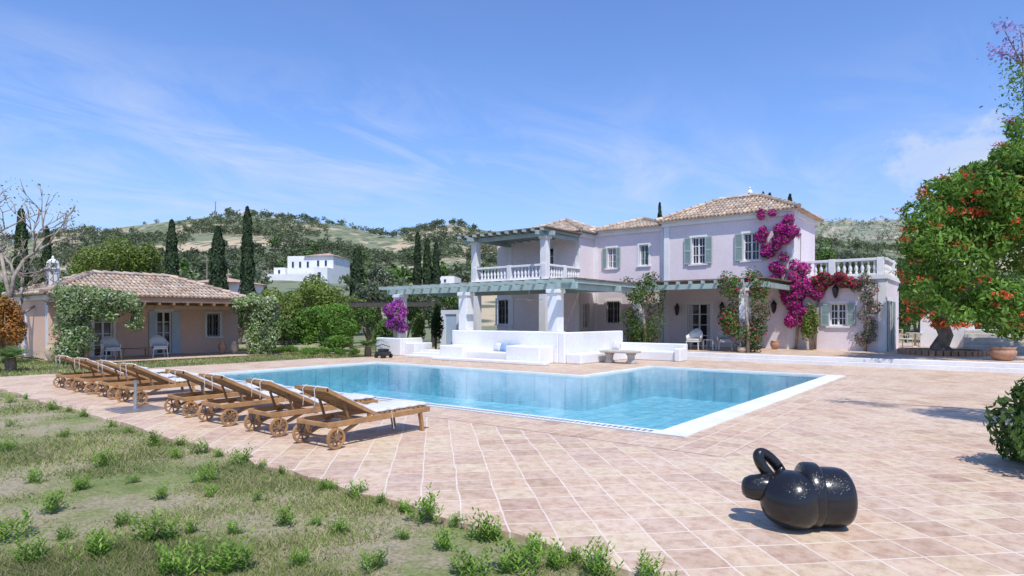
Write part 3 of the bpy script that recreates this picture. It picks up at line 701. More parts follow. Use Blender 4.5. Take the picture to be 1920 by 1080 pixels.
c1=vcl([(-29.1,16.8,z) for z in (.2,.6,1.0,1.4,1.8,2.2,2.55)],.6)+vcl([(-29.0,y,2.5) for y in (15.6,16.0,16.5,17.0,17.5)],.42)+vcl([(-28.9,17.3,z) for z in (.3,1,1.7,2.3)],.55)
vine('climbing_vine',c1,15000,.13,M['vine'],'pale cream flowering vine wrapping the right post of the guest house porch',[(-29.0,16.9,0),(-29.1,17,1.2),(-29,17,2.4)])
def armchair():
    t=thing('armchair',(0,0,0),'','chair')
    MB().box(-.28,.28,-.28,.26,.34,.40).build('seat',M['wicker'],t,bevel=.02)
    m=MB(); n=14;vs=[];fs=[]
    for i in range(n+1):
        a=math.pi*(-.12)+math.pi*1.24*i/n; h=.62+.30*max(0,math.sin(a))**1.5
        for (r,z) in ((.33,.36),(.36,h),(.32,h+.01),(.29,.36)): vs.append((r*math.cos(a),r*math.sin(a)*.95,z))
    for i in range(n):
        for q in range(4): a=i*4+q;b=i*4+(q+1)%4; fs.append((a,b,b+4,a+4))
    fs+= [(3,2,1,0),(n*4,n*4+1,n*4+2,n*4+3)]
    m.add(vs,fs); m.build('backrest',M['wicker'],t,smooth=True)
    for sx in (-1,1):
        for sy in (-1,1): MB().tube([(sx*.25,sy*.24,.35),(sx*.28,sy*.27,0)],.02,6).build('leg',M['wicker'],t)
    MB().box(-.25,.25,-.26,.2,.402,.48).build('cushion',M['cushion'],t,bevel=.03)
    return t
A0=armchair(); ch=[(G(1302,656,T),T,0,'white wicker armchair left of the veranda doors near the lantern'),(G(1360,657,T),T,.4,'white wicker armchair beside the red flowering column'),((-30.6,onx(208,-30.6)),.012,1.6,'white wicker armchair on the porch below the left vine'),((-30.6,onx(298,-30.6)),.012,1.4,'white wicker armchair on the porch before the pale blue shutters')]
for i,(p,z,rz,lab) in enumerate(ch):
    o=A0 if i==0 else copy_tree(A0); place(o,(p[0],p[1],z),rz,1.1,lab)
def table(x,y,z,w,d,h,mat,label,ang=0):
    t=thing('side_table',(0,0,0),label,'table')
    MB().box(-w/2,w/2,-d/2,d/2,h-.04,h).build('tabletop',mat,t,bevel=.01)
    for sx in (-1,1):
        for sy in (-1,1): MB().box(sx*w*.45-.025,sx*w*.45+.025,sy*d*.42-.025,sy*d*.42+.025,0,h-.04).build('leg',mat,t)
    return place(t,(x,y,z),ang)
table(-30.6,onx(253,-30.6),.012,.6,1.3,.45,M['teakd'],'low dark table between the two porch armchairs')
table(*G(1331,656,T),T,.5,.5,.5,M['wicker'],'small square side table between the veranda armchairs')
POT=[(.12,0),(.2,.06),(.27,.25),(.28,.4),(.24,.48),(.27,.52),(.27,.56),(.22,.56),(.20,.45)]
URN=[(.14,0),(.16,.05),(.3,.35),(.34,.6),(.28,.85),(.16,.98),(.2,1.04),(.2,1.07),(.13,1.07),(.12,.95)]
def pot(x,y,z,s,prof,mat,label,sz=None): 
    return MB().lathe([(r*s,h*(sz or s)) for r,h in prof],(x,y,z),20).build('plant_pot' if prof is POT else 'urn',M[mat],origin=(x,y,z),smooth=True,label=label,cat='pot')
pot(*G(97,678),0,.75,URN,'urn','tall sandstone urn beside the left vine of the guest house')
pot(*G(417,664),0.01,.6,URN,'terra','terracotta urn on the porch below the grilled window')
pot(*G(440,664),0.01,.6,URN,'urn','sandstone urn at the right end of the guest house porch')
pot(*G(1163,640,T),T+.0,.75,URN,'terra','terracotta jar on the terrace behind the stone table')
pot(*G(1249,661,T),T,.62,POT,'urn','wide pale bowl pot at the top of the steps left of the veranda doors',.42)
pot(*G(1392,661,T),T,.8,POT,'urn','wide pale bowl pot at the foot of the red flowering column',.42)
pot(*G(1453,655,T),T,.75,POT,'terra','terracotta pot against the white corner pilaster')
pot(*G(1880,676,T),T,1.45,POT,'terra','large wide terracotta bowl on the terrace at the right edge',.85)
def lantern(x,y,z,label):
    t=thing('wall_lantern',(x,y,z),label,'lantern')
    m=MB(); m.lathe([(.02,0),(.09,.12),(.15,.46),(.15,.48),(.04,.62),(.01,.7)],(x,y-.2,z),6); m.build('lamp_body',M['iron'],t); MB().bar((x,y,z+.6),(x,y-.2,z+.66),.02,.03).build('bracket',M['iron'],t)
for (px,py,lab,yy) in ((1272,592,'pointed iron wall lantern left of the veranda doors',YW),(1356,590,'pointed iron wall lantern right of the veranda doors',YW),(1453,588,'pointed iron wall lantern hanging by the white corner pilaster',YW),(1568,560,'pointed iron wall lantern above the shuttered window of the low wing',YW-.03)):
    xx=ony(px,yy); lantern(xx,yy,ZZ(py,dist(xx,yy)),lab)
fx,fy=ony(992,23.2),23.2; t=thing('ceiling_fan',(fx,fy,3.1),'white ceiling fan hanging under the terrace pergola','fan')
MB().lathe([(.02,.0),(.02,-.35),(.1,-.37),(.1,-.47),(.02,-.5)],(fx,fy,3.1),10).build('motor',M['white'],t)
for i in range(4):
    a=i*math.pi/2+.4; MB().bar((fx+.1*math.cos(a),fy+.1*math.sin(a),2.68),(fx+.65*math.cos(a),fy+.65*math.sin(a),2.68),.13,.015).build('blade',M['white'],t)
# ------------------------------------------------------------ bougainvilleas and veranda plants
def pxy(px,y0,py):
    x=ony(px,y0); return (x,y0,ZZ(py,dist(x,y0)))
path=[(1440,405),(1455,425),(1480,420),(1462,450),(1445,470),(1465,490),(1455,515),(1478,505),(1490,530),(1500,550),(1512,530),(1490,575),(1505,590),(1495,610),(1440,440),(1475,440),(1505,515),(1520,545),(1480,560)]
cl=[]
for a in path:
    for q in range(3):
        p=pxy(a[0]+random.uniform(-14,14),YW-.25,a[1]+random.uniform(-14,14)); r=random.uniform(.16,.36); cl.append((p[0],p[1]-random.uniform(0,.15),p[2],r,.24,r))
vine('bougainvillea',cl,4500,.12,M['leaf'],'tall magenta bougainvillea climbing the corner of the villa up to the eaves',[pxy(1492,YW-.3,655),pxy(1497,YW-.3,600),pxy(1470,YW-.3,540),pxy(1455,YW-.3,430)],M['magenta'],fn=13500)
cl=[(*pxy(a,YW-.3,b),.30,.24,.20) for a,b in ((1530,525),(1545,518),(1560,524),(1575,518),(1590,526),(1600,533),(1550,530),(1538,540),(1582,532))]
vine('bougainvillea',cl,2600,.12,M['leaf'],'crimson bougainvillea trained over the shuttered window of the low wing',[pxy(1528,YW-.2,655),pxy(1530,YW-.2,600),pxy(1540,YW-.2,525)],M['crim'],fn=2800)
cl=[(*pxy(a,YW-.3,b),.3,.2,.36) for a,b in ((1605,535),(1620,525),(1635,540),(1625,560),(1640,575),(1620,590),(1632,610),(1615,635),(1630,630))]
vine('climbing_vine',cl,2100,.10,M['leafol'],'thin brownish creeper with sparse crimson flowers between the wing window and corner',[pxy(1622,YW-.3,658),pxy(1628,YW-.3,600),pxy(1610,YW-.3,530)],M['crim'],fn=250)
bush('shrub',*pxy(1522,YW-.7,600)[:2],T,2.55,.95,M['leafyl'],'upright light green shrub between the magenta bougainvillea and the wing window')
def colplant(x,y,z0,z1,w,label,mat='leaf',fl='crim',fn=900):
    cl=[]
    for i in range(30):
        z=z0+(z1-z0)*random.uniform(.04,.98); q=(z-z0)/(z1-z0); ww=w*(.28+.35*min(1,q*2)); a=random.uniform(0,6.28); r=ww*.6
        cl.append((x+r*math.cos(a),y+r*math.sin(a)*.6,z,w*.21,w*.2,w*.23))
    vine('bougainvillea',cl,7000,.12,M[mat],label,[(x+.3,y-.3,z0),(x+.3,y-.28,z0+1),(x+.1,y-.3,z1-.3)],M[fl],fn=fn)
x=ony(1205,28.1); colplant(x,28.0,T,3.75,2.2,'dark green climber with few red flowers covering the left veranda column',fn=300)
x=ony(1395,28.1); colplant(x,28.0,T,3.75,2.0,'red flowering climber covering the right veranda column',fn=1000)
cl=[]
for i in range(16): cl.append((CX3+random.uniform(-.3,.5),CY-.35+random.uniform(-.2,.2),random.uniform(.9,2.6),.3,.28,.3))
vine('bougainvillea',cl,1600,.12,M['leaf'],'purple bougainvillea covering the leftmost pergola column above the planter',[(CX3,CY-.35,.7),(CX3+.1,CY-.4,1.6),(CX3,CY-.4,2.4)],M['purple'],fn=5000)
# ------------------------------------------------------------ garden bushes
def pbush(px,pt,pb,w,Y,mat,label,name='bush',z0=0,**k):
    x,y=PY(px,Y); W=w*Y/f; return bush(name,x,y,z0,ZZ(pt,Y),W,M[mat],label,**k)
pbush(617,570,640,130,35,'leafbr','large rounded bright green bush right of the guest house',n=16000,k=26,cs=.3,zb=-.5)
pbush(540,598,655,60,34,'leaf','dark green bush next to the right porch vine',depth=1.5)
pbush(634,628,660,64,32.2,'leafbr','low clipped green bush before the large rounded bush')
pbush(596,520,600,130,47,'leafyl','broad yellow green tree canopy behind the large rounded bush',k=18,cs=.34)
pbush(530,540,600,80,43,'leafyl','yellow green bush behind the right porch vine')
pbush(714,598,650,50,33,'leaf','green bush under the dark timber pergola')
pbush(787,585,640,34,34,'leafyl','light green bush left of the seating terrace')
pbush(817,563,640,32,35,'leafdk','slim dark shrub beside the blue gate')
pbush(760,545,600,70,44,'leafdk','dark tree mass behind the terrace pergola, left of the blue gate')
for i,(px,py) in enumerate(((527,664),(548,664),(571,668),(590,670),(610,668),(640,671),(664,670))):
    x,y=G(px,py); bush('box_shrub',x,y,0,.48,.72,M['leafbr'],'small clipped round shrub in the row edging the far lawn',group='small clipped shrubs edging the lawn',cat='shrub',n=1200,leaf=.06,k=7,stem=False)
for (px,pt,w,Y,mt) in ((470,548,60,50,'leaf'),(505,535,60,56,'leafyl'),(560,540,80,58,'leaf'),(640,545,90,55,'leafol'),(700,520,70,58,'leafol'),(740,530,80,60,'leaf'),(790,540,60,56,'leafol'),(840,535,60,58,'leaf'),(870,550,50,50,'leafdk'),(450,560,50,44,'leafdk'),(350,545,60,60,'leafol'),(130,515,90,58,'leafyl'),(60,520,80,55,'leafol'),(10,515,90,50,'leaf'),(-40,520,90,45,'leaf'),(650,580,50,40,'leafdk'),(690,565,60,42,'leaf'),(520,560,50,46,'leafyl'),(670,550,60,50,'leafyl')):
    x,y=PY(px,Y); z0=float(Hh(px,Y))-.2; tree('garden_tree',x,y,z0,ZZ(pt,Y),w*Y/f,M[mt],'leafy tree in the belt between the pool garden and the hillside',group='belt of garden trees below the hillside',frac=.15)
for (px,pt,w,Y,mt,lab) in ((205,440,130,62,'leafyl','broad yellow green pine behind the guest house roof'),(275,452,70,64,'leafyl','smaller yellow green pine right of the broad one behind the guest house'),(710,492,60,62,'leafol','grey green olive tree right of the cypress before the far terraces'),(1550,450,60,70,'leaf','green tree showing over the balustrade of the low wing'),(1600,458,60,75,'leafol','olive tree showing over the right part of the wing balustrade')):
    x,y=PY(px,Y); tree('pine_tree' if 'pine' in lab else 'tree',x,y,float(Hh(px,Y))-.2,ZZ(pt,Y),w*Y/f,M[mt],lab,frac=.3)
def cypress(px,pt,w,Y,label,name='cypress_tree'):
    x,y=PY(px,Y); z0=float(Hh(px,Y))-.3; z1=ZZ(pt,Y); h=z1-z0; W=w*Y/f/2
    t=thing(name,(x,y,z0),label,'cypress'); n=4500
    u=rng.uniform(0,1,n)**.9; prof=W*np.minimum(1,(u*6+.25))*np.clip((1-u),0,1)**.38*(1+.12*np.sin(u*31+px))
    a=rng.uniform(0,2*math.pi,n); r=prof*(1-np.abs(rng.normal(0,.18,n)))*(1+.10*np.sin(a*5+u*17))
    c=np.stack([x+r*np.cos(a),y+r*np.sin(a),z0+.4+u*(h-.5)],axis=1); nr=np.stack([np.cos(a),np.sin(a),.2+0*a],axis=1)
    quads('crown',leafq(c,nr,max(.22,Y*.0065),.4,.6,2.0),M['cyp'],t)
    MB().tube([(x,y,z0-.3),(x,y,z0+h*.9)],[.14,.03]).build('trunk',M['bark'],t)
for (px,pt,w,Y,lab) in ((40,390,32,52,'tall cypress behind the bare tree at the left edge'),(88,425,22,58,'slim cypress just right of the leftmost cypress'),(322,412,30,60,'cypress rising behind the right half of the guest house roof'),(409,423,40,50,'broad cypress beside the guest house roof end'),(464,387,31,54,'tallest cypress, right of the broad one near the guest house'),(670,465,34,60,'cypress just right of the white hillside villa'),(783,435,19,66,'left cypress of the tight group of three'),(801,449,20,66,'middle cypress of the tight group of three'),(818,455,20,66,'right cypress of the tight group of three'),(1237,380,12,58,'cypress top showing between the two right villa roofs'),(1431,360,13,60,'left one of two cypress tops behind the main villa roof'),(1443,362,13,61,'right one of two cypress tops behind the main villa roof'),(1481,364,18,62,'cypress top above the right hip of the villa roof')): cypress(px,pt,w,Y,lab)
def cycad(x,y,z,s,label):
    t=thing('cycad_palm',(x,y,z),label,'palm'); V=[]
    for i in range(26):
        a=i*2.4; el=random.uniform(.3,1.2); L=s*random.uniform(.8,1.1); P=[]
        for k in range(15):
            q=k/14; r=L*q*math.cos(el*(1-.5*q)); zz=.35*s+L*(q*math.sin(el)-.55*q*q); P.append(np.array((x+r*math.cos(a),y+r*math.sin(a),z+zz)))
        for k in range(2,14):
            d=P[k+1]-P[k-1]; d/=np.linalg.norm(d); sd=np.cross(d,(0,0,1.)); sd/=np.linalg.norm(sd)+1e-9; l=.2*s*math.sin(math.pi*(k/15)**.7)+.03
            for sg in (-1,1):
                tip=P[k]+sd*sg*l+d*l*.5; V.append([P[k]-d*.02*s,P[k]+d*.025*s,tip+d*.01,tip])
    quads('fronds',np.array(V),M['leaf'],t); MB().lathe([(.13*s,0),(.16*s,.15*s),(.13*s,.4*s)],(x,y,z),10).build('trunk',M['bark'],t)
cycad(*G(20,694),0,1.1,'cycad palm with arching fronds on the lawn at the far left'); cycad(*G(690,668),0,1.15,'cycad palm with arching fronds beside the white planter box')
x,y=G(8,680); bush('photinia_bush',x,y,0,ZZ(545,dist(x,y)),1.7,M['orange'],'orange red leaved bush at the far left edge before the guest house')
def branches(mb,p,d,L,r,depth,tips):
    p=np.array(p,float); d=np.array(d,float); d/=np.linalg.norm(d)
    q=p+d*L*.5+np.array([random.gauss(0,.06*L) for _ in range(3)]); e=p+d*L
    mb.tube([p,q,e],[r,r*.8,r*.65],6 if depth>2 else 4)
    if depth==0: tips.append(e); return
    for i in range(3):
        nd=d+np.array([random.gauss(0,.5),random.gauss(0,.5),random.gauss(.15,.3)]); branches(mb,e if i else q,nd,L*random.uniform(.64,.84),r*.64,depth-1,tips)
x,y=PY(18,27); t=thing('bare_tree',(x,y,0),'nearly leafless tree with thin twisting branches at the left edge','tree'); m=MB(); tips=[]
branches(m,(x,y,0),(.05,.0,1),2.7,.16,5,tips); m.build('trunk',M['barkl'],t,smooth=True)
tp=np.array(tips); tp=np.repeat(tp,3,axis=0)+rng.normal(0,.14,(len(tips)*3,3)); quads('crown',leafq(tp,unit(len(tp)),.12,.5,0),M['leafyl'],t)
# ------------------------------------------------------------ right side
x,y=G(1767,664,T); t=thing('tree_planter_ring',(x,y,T),'low round brick ring around the thick twisted trunk','planter')
m=MB()
for i in range(40):
    a=2*math.pi*i/40; rr=1.5; 
    m.bar((x+rr*math.cos(a-.07),y+rr*math.sin(a-.07),T+.1),(x+rr*math.cos(a+.07),y+rr*math.sin(a+.07),T+.1),.22,.2)
m.build('brick_ring',M['terra'],t,bevel=.01); MB().lathe([(1.4,0),(1.4,.12),(.01,.16)],(x,y,T),28).build('soil',M['ground'],t)
ct=thing('coral_tree',(x,y,T),'gnarled tree with bright green leaves and coral red flower clusters at the right','tree'); m=MB()
m.tube([(x,y,T),(x-.12,y,T+.25),(x+.12,y,T+.8),(x-.08,y,T+1.4),(x+.1,y,T+2.0)],[.42,.33,.27,.28,.24],12)
m.tube([(x+.05,y,T+1.2),(x-.4,y-.2,T+2.0),(x-.9,y-.3,T+2.9),(x-1.0,y-.4,T+3.9)],[.2,.15,.10,.05],9)
m.tube([(x+.1,y,T+1.8),(x+1.0,y-.2,T+2.8),(x+2,y-.4,T+4.3),(x+2.4,y-.4,T+5.8)],[.24,.17,.12,.05],9)
m.tube([(x+.1,y,T+1.8),(x+.4,y+.2,T+3),(x+.8,y,T+4.6),(x+1,y,T+6)],[.22,.16,.11,.05],9)
for i in range(7):
    a=i*.9; m.tube([(x,y,T+.4),(x+.35*math.cos(a),y+.35*math.sin(a),T+.12),(x+.55*math.cos(a),y+.55*math.sin(a),T)],[.15,.09,.03],6)
m.build('trunk',M['bark'],ct,smooth=True)
def cw(px,py,Y,r,rz=None): xx,yy=PY(px,Y); return (xx,yy,ZZ(py,Y),r,r,rz or r)
cx,cy=PY(1905,24.2); cc=clumps((cx,cy,5.3),(3.5,3.2,3.1),40,.25)
for (px,py,r) in ((1715,500,.62),(1725,450,.7),(1732,400,.75),(1752,360,.6),(1775,395,.6),(1790,350,.6),(1835,325,.6),(1720,545,.6),(1745,575,.55),(1740,520,.8),(1780,560,.7),(1800,595,.5),(1830,585,.65),(1870,600,.65),(1900,620,.5),(1860,560,.9),(1800,500,1.0),(1900,560,.9),(1760,460,.9),(1800,430,.9),(1945,600,.8),(1704,470,.35),(1715,425,.35),(1925,265,.7),(1885,290,.5),(1860,350,.8),(1905,240,.4),(1700,520,.3),(1715,590,.3),(1760,605,.3)):
    xx,yy,zz,a_,b_,c_=cw(px,py,22.6+random.uniform(-.9,.9),r); cc.append((xx,yy,zz,a_,b_,c_*.8))
quads('crown',foliage(cc,40000,.25,.36,-.8),M['leafbr'],ct)
V=[]; camv=np.array((.2,-1,.1)); 
for i in range(180):
    c_=cc[random.randrange(len(cc))]; d=unit(1)[0]
    if np.dot(d,camv)<0: d=-d
    p=np.array(c_[:3])+d*np.array(c_[3:])*1.05
    pp=p+rng.normal(0,1,(20,3))*np.array([.13,.13,.06]); V.append(leafq(pp,unit(20),.14,.35,0))
quads('blossoms',np.concatenate(V),M['coral'],ct)
x,y=PY(2012,7.2); t,_=bush('laurel_bush',x,y,0,1.30,1.8,M['leaf'],'glossy green bush at the right edge of the paving',n=6500,leaf=.12,k=26,cs=.28,zb=-.5,asp=.4)
jx,jy=5.2,14.6; t=thing('jacaranda_tree',(jx,jy,0),'violet flowering jacaranda whose branch tips reach in at the top right corner','tree'); m=MB()
m.tube([(jx,jy,0),(jx-.1,jy,1.5),(jx-.3,jy-.1,3.2)],[.25,.2,.17],10)
def at(px,py,Y): x,y=PY(px,Y); return np.array((x,y,ZZ(py,Y)))
tips=[at(1880,50,10),at(1862,92,10),at(1900,75,10),at(1912,50,10.2),at(1885,100,10),at(1910,100,10),at(1905,150,10),at(1918,215,10)]
hub=at(1918,125,10.2); far=at(1990,330,10.4)
m.tube([(jx-.3,jy-.1,3.0),far,at(1935,230,10.3),hub],[.12,.06,.025,.015],7)
for q in tips: m.tube([hub,(hub+q)/2+rng.normal(0,.04,3),q],[.014,.01,.005],5)
m.tube([(jx-.3,jy-.1,3.1),(jx-1.4,jy-1.2,4.6),(2.5,12.4,5.9)],[.14,.1,.05],7); m.tube([(jx-.3,jy-.1,3.1),(jx+.6,jy+.4,4.6),(jx+1.2,jy+.6,6)],[.14,.1,.05],7)
m.build('trunk',M['bark'],t,smooth=True)
V=[leafq(q+rng.normal(0,1,(38,3))*np.array((.08,.08,.05)),unit(38),.07,.6,0) for q in tips[:6]]
quads('blossoms',np.concatenate(V),M['jac'],t)
V=[leafq(q+rng.normal(0,1,(150,3))*np.array((.13,.13,.14)),unit(150),.07,.35,0) for q in (tips[6],tips[7],at(1915,180,10.2),at(1920,240,10.2),at(1910,130,10.1),at(1920,270,10.2))]
V.append(foliage(clumps((2.5,12.3,6.1),(1.15,1.15,.8),9),4200,.13,.35)); V.append(foliage(clumps((jx+1.2,jy+.6,6.3),(1.8,1.5,1.0),9),3000,.13,.35))
quads('crown',np.concatenate(V),M['leafbr'],t)
wb('garden_wall',[(-3.2,-.9,39.0,39.3,T,2.3)],'white plastered garden wall between the low wing and the gnarled tree','wall',(-2,39,T),bev=.02)
st=thing('garden_steps',(1.2,34,T),'broad pale stone steps rising behind the gnarled tree at the right','steps')
for i in range(6): MB().box(-1.2,7,33.6+i*.45,33.6+i*.45+.448 if i<5 else 39,T+.001,T+.16*(i+1)).build('step',M['stone'],st,bevel=.02)
for (px,pt,w,Y) in ((1700,540,60,44),(1760,525,80,46),(1830,530,90,44),(1900,530,90,42),(1960,540,90,42),(1590,500,80,50),(1650,505,80,50),(1720,500,90,54),(1790,490,100,54),(1870,490,100,54),(1940,490,100,54)):
    x,y=PY(px,Y); bush('hedge_bush',x,y,0,ZZ(pt,Y),w*Y/f,M['leaf'],'dense green hedge bush beyond the right garden steps',group='hedge bushes beyond the right steps')
x,y=PY(1668,36.5); tree('olive_tree',x,y,T,ZZ(472,36.5),2.3,M['leafol'],'small grey green olive tree behind the corner of the low wing',frac=.45)
def bchair(label):
    t=thing('bamboo_chair',(0,0,0),label,'chair')
    m=MB()
    for sx in (-1,1): m.tube([(sx*.24,.24,0),(sx*.24,.24,.95)],.02,6); m.tube([(sx*.24,-.24,0),(sx*.24,-.24,.65)],.02,6); m.tube([(sx*.24,-.24,.65),(sx*.24,.24,.65)],.02,6)
    m.tube([(-.24,.24,.93),(.24,.24,.93)],.02,6); m.tube([(-.24,.24,.7),(.24,.24,.7)],.015,6); m.tube([(-.24,.24,.45),(.24,.24,.93)],.012,5); m.build('frame',M['urn'],t)
    MB().box(-.26,.26,-.26,.26,.42,.47).build('seat',M['cushion'],t,bevel=.02); return t
place(bchair('bamboo armchair left of the white table beside the wing door'),(*G(1697,652,T),T),1.2); place(bchair('bamboo armchair between the round table and the twisted trunk'),(*G(1735,648,T),T),-1.0)
x,y=G(1716,650,T); t=thing('garden_table',(x,y,T),'small white round table between the two bamboo armchairs','table'); MB().lathe([(.42,.70),(.44,.74),(.01,.745)],(x,y,T),20).build('tabletop',M['white'],t); MB().lathe([(.2,0),(.06,.05),(.05,.7)],(x,y,T),10).build('leg',M['urn'],t)
t=thing('garden_pergola',(*PY(735,38),0),'dark timber pergola among bushes left of the terrace','pergola'); x,y=PY(655,38); x2,y2=PY(815,40)
MB().bar((x,y,2.60),(x2,y2,2.70),.15,.25).build('beam',M['oldwood'],t)
for i in range(12):
    q=i/11; MB().bar((x+(x2-x)*q,y+(y2-y)*q,2.80),(x+(x2-x)*q-1.2,y+(y2-y)*q+1.8,2.80),.08,.12).build('rafter',M['oldwood'],t)
for q in (0.02,.5,.98): MB().bar((x+(x2-x)*q,y+(y2-y)*q,0),(x+(x2-x)*q,y+(y2-y)*q,2.48),.18,.18).build('post',M['oldwood'],t)
t=thing('garden_gate',(*PY(845,37),T),'pale blue wooden gate in a white wall left of the villa','gate'); x,y=PY(845,37)
m=MB(); m.box(x-.9,x-.45,y,y+.3,0,2.3); m.box(x+.45,x+.8,y,y+.3,0,2.3); m.box(x-.45,x+.45,y,y+.3,2.05,2.3); m.build('wall',M['white'],t)
m=MB()
for i in range(6): m.box(x-.44+i*.147,x-.44+i*.147+.14,y+.05,y+.12,.05,2.03)
m.build('door',M['pale'],t)
x,y=PY(478,36); wb('stone_wall',[(x-1.0,x+1.6,y,y+.4,-.1,1.1)],'rough grey stone wall right of the guest house','wall',(x,y,0),'stone',.05)
# ------------------------------------------------------------ far houses
def fhip(m,x0,x1,y0,y1,z,h):
    D=y1-y0;k=min(x1-x0,D)/2; m.add([(x0,y0,z),(x1,y0,z),(x1,y1,z),(x0,y1,z),(x0+k,(y0+y1)/2,z+h),(x1-k,(y0+y1)/2,z+h)],[(0,1,5,4),(1,2,5),(2,3,4,5),(3,0,4),(3,2,1,0)])
def farhouse(name,px,Y,pb,blocks,roofs,wins,label,mat='white',sc=1):
    x,y=PY(px,Y); z=ZZ(pb,Y); t=thing(name,(0,0,0),label,'house'); s=Y/f
    m=MB()
    for (a,b,h,d0,d1) in blocks: m.box(a*s,b*s,d0,d1,-4,h*s)
    m.build('wall',M[mat],t)
    for (a,b,zb,h,d0,d1) in roofs:
        m=MB(); fhip(m,a*s,b*s,d0,d1,zb*s,h*s); m.build('roof',M['farroof'],t)
    for (a,b,z0,z1,dd) in wins:
        m=MB(); m.box(a*s,b*s,dd-.06,dd+.1,z0*s,z1*s); w=m.build('window',M['pale'],t); m=MB(); m.box((a+.8)*s,(b-.8)*s,dd-.09,dd-.061,(z0+.8)*s,(z1-.8)*s); m.build('pane',M['glass'],w)
    place(t,(x,y,z),YAW-.12,(sc,1,1))
farhouse('hillside_villa',575,130,530,[(-45,62,50,0,9),(-72,-45.1,28,-1,7),(-72,30,14,-3.5,-1.01),(30.1,62,26,-3,-.01)],[(-5,66,50.1,9,-.5,9.5)],[(-35,-29,28,40,0),(-18,-12,28,40,0),(0,6,28,40,0),(24,30,30,42,0),(42,48,30,42,0),(-62,-56,16,24,-1),(40,48,5,18,-3)],'white two storey villa with a small tiled roof on the hillside',sc=.84)
farhouse('hillside_cottage',400,75,556,[(-45,48,26,0,6)],[(-54,56,26.1,12,-1,7)],[(-20,-12,8,20,0),(15,23,8,20,0)],'pink cottage with a red tiled roof behind the guest house','pink')
farhouse('far_cottage',840,90,532,[(-18,12,14,0,5)],[(-18,12,14.1,3,0,5)],[(-8,-3,3,9,0)],'tiny white cottage left of the balcony on the slope')
farhouse('ridge_house',452,335,402,[(-14,14,6,0,9)],[],[(-4,0,1,4,0)],'tiny white house on the ridge of the hill')
for (px,pt,pb,Y,lab) in ((404,378,405,330,'thin mast standing on the ridge of the hill'),(388,482,560,95,'wooden power pole between the two left cypresses'),):
    x,y=PY(px,Y); t=thing('utility_pole',(x,y,ZZ(pb,Y)),lab,'pole'); MB().tube([(x,y,ZZ(pb,Y)),(x,y,ZZ(pt,Y))],[.10*Y/95,.05*Y/95],6).build('post',M['barkl'],t); zz=ZZ(pt,Y)-.5; MB().bar((x-.7,y-.5,zz),(x+.7,y+.5,zz),.1,.1).build('crossarm',M['barkl'],t)
# ------------------------------------------------------------ hill trees
def mkhilltree(w,h,nn=150):
    cc=clumps((0,0,h*.55),(w/2,w/2,h*.45),7,.5); return foliage(cc,nn,w*.16,.7)
protos=[mkhilltree(5,4.2) for _ in range(4)]
base=[]
for v,mt in zip(protos,('leafhill','leafol','leaf','leafhill')):
    t=thing('hillside_tree',(0,0,0),'round tree among the groves on the hillside','tree','round trees dotted over the hillside')
    quads('crown',v,M[mt],t); MB().tube([(0,0,-.5),(0,0,2)],[.2,.12],5).build('trunk',M['bark'],t); base.append(t)
used=[False]*4; cnt=0
def clear(px,Y): u=px*.011;v=Y*.023; return math.sin(u*1.7+v*1.1+.6)+math.sin(u*.9-v*2.1+2)+.7*math.sin(u*3.1+v*3.3)
while cnt<270:
    px=random.uniform(60,1000) if random.random()<.93 else random.uniform(1500,1750); Y=random.uniform(90,215)
    if clear(px,Y)>.9: continue
    if 490<px<650 and Y<138: continue
    k=random.randrange(4); o=base[k] if not used[k] else copy_tree(base[k]); used[k]=True
    x,y=PY(px,Y); s=random.uniform(.6,1.25); place(o,(x,y,float(Hh(px,Y))-.3),random.uniform(0,6.28),s); cnt+=1
for (px,w) in ((433,26),(478,16),(497,14),(545,16),(888,18),(850,16),(820,22),(775,14),(735,14),(700,12),(620,16),(570,24),(585,16)):
    Y=338; x,y=PY(px,Y); o=copy_tree(base[3 if px%2 else 2]); s=w*Y/f/5; place(o,(x,y,float(Hh(px,Y))-1),px,s,'dark tree standing out against the sky on the hill ridge'); o['group']='trees on the hill ridge'
V=[];n=0
while n<4100:
    px=random.uniform(0,1800); Y=random.uniform(170,350)
    if clear(px,Y)>random.gauss(.5,.3): continue
    if 490<px<650 and Y<190: continue
    x,y=PY(px,Y); s=random.uniform(.4,1.1); z=float(Hh(px,Y))-.4; v=protos[random.randrange(4)]; sub=v[rng.choice(len(v),55,replace=False)]
    V.append(sub*s+np.array((x,y,z))); n+=1
for n in range(1300):
    px=random.uniform(1480,1800); Y=random.uniform(470,780); x,y=PY(px,Y); s=random.uniform(.5,1.3); v=protos[random.randrange(4)]; sub=v[rng.choice(len(v),24,replace=False)]
    V.append(sub*s*1.3+np.array((x,y,H2(px,Y)-.8)))
quads('olive_grove',np.concatenate(V),M['leafhill'],label='dense groves of small grey green trees covering the upper hillside',cat='woodland',kind='stuff')
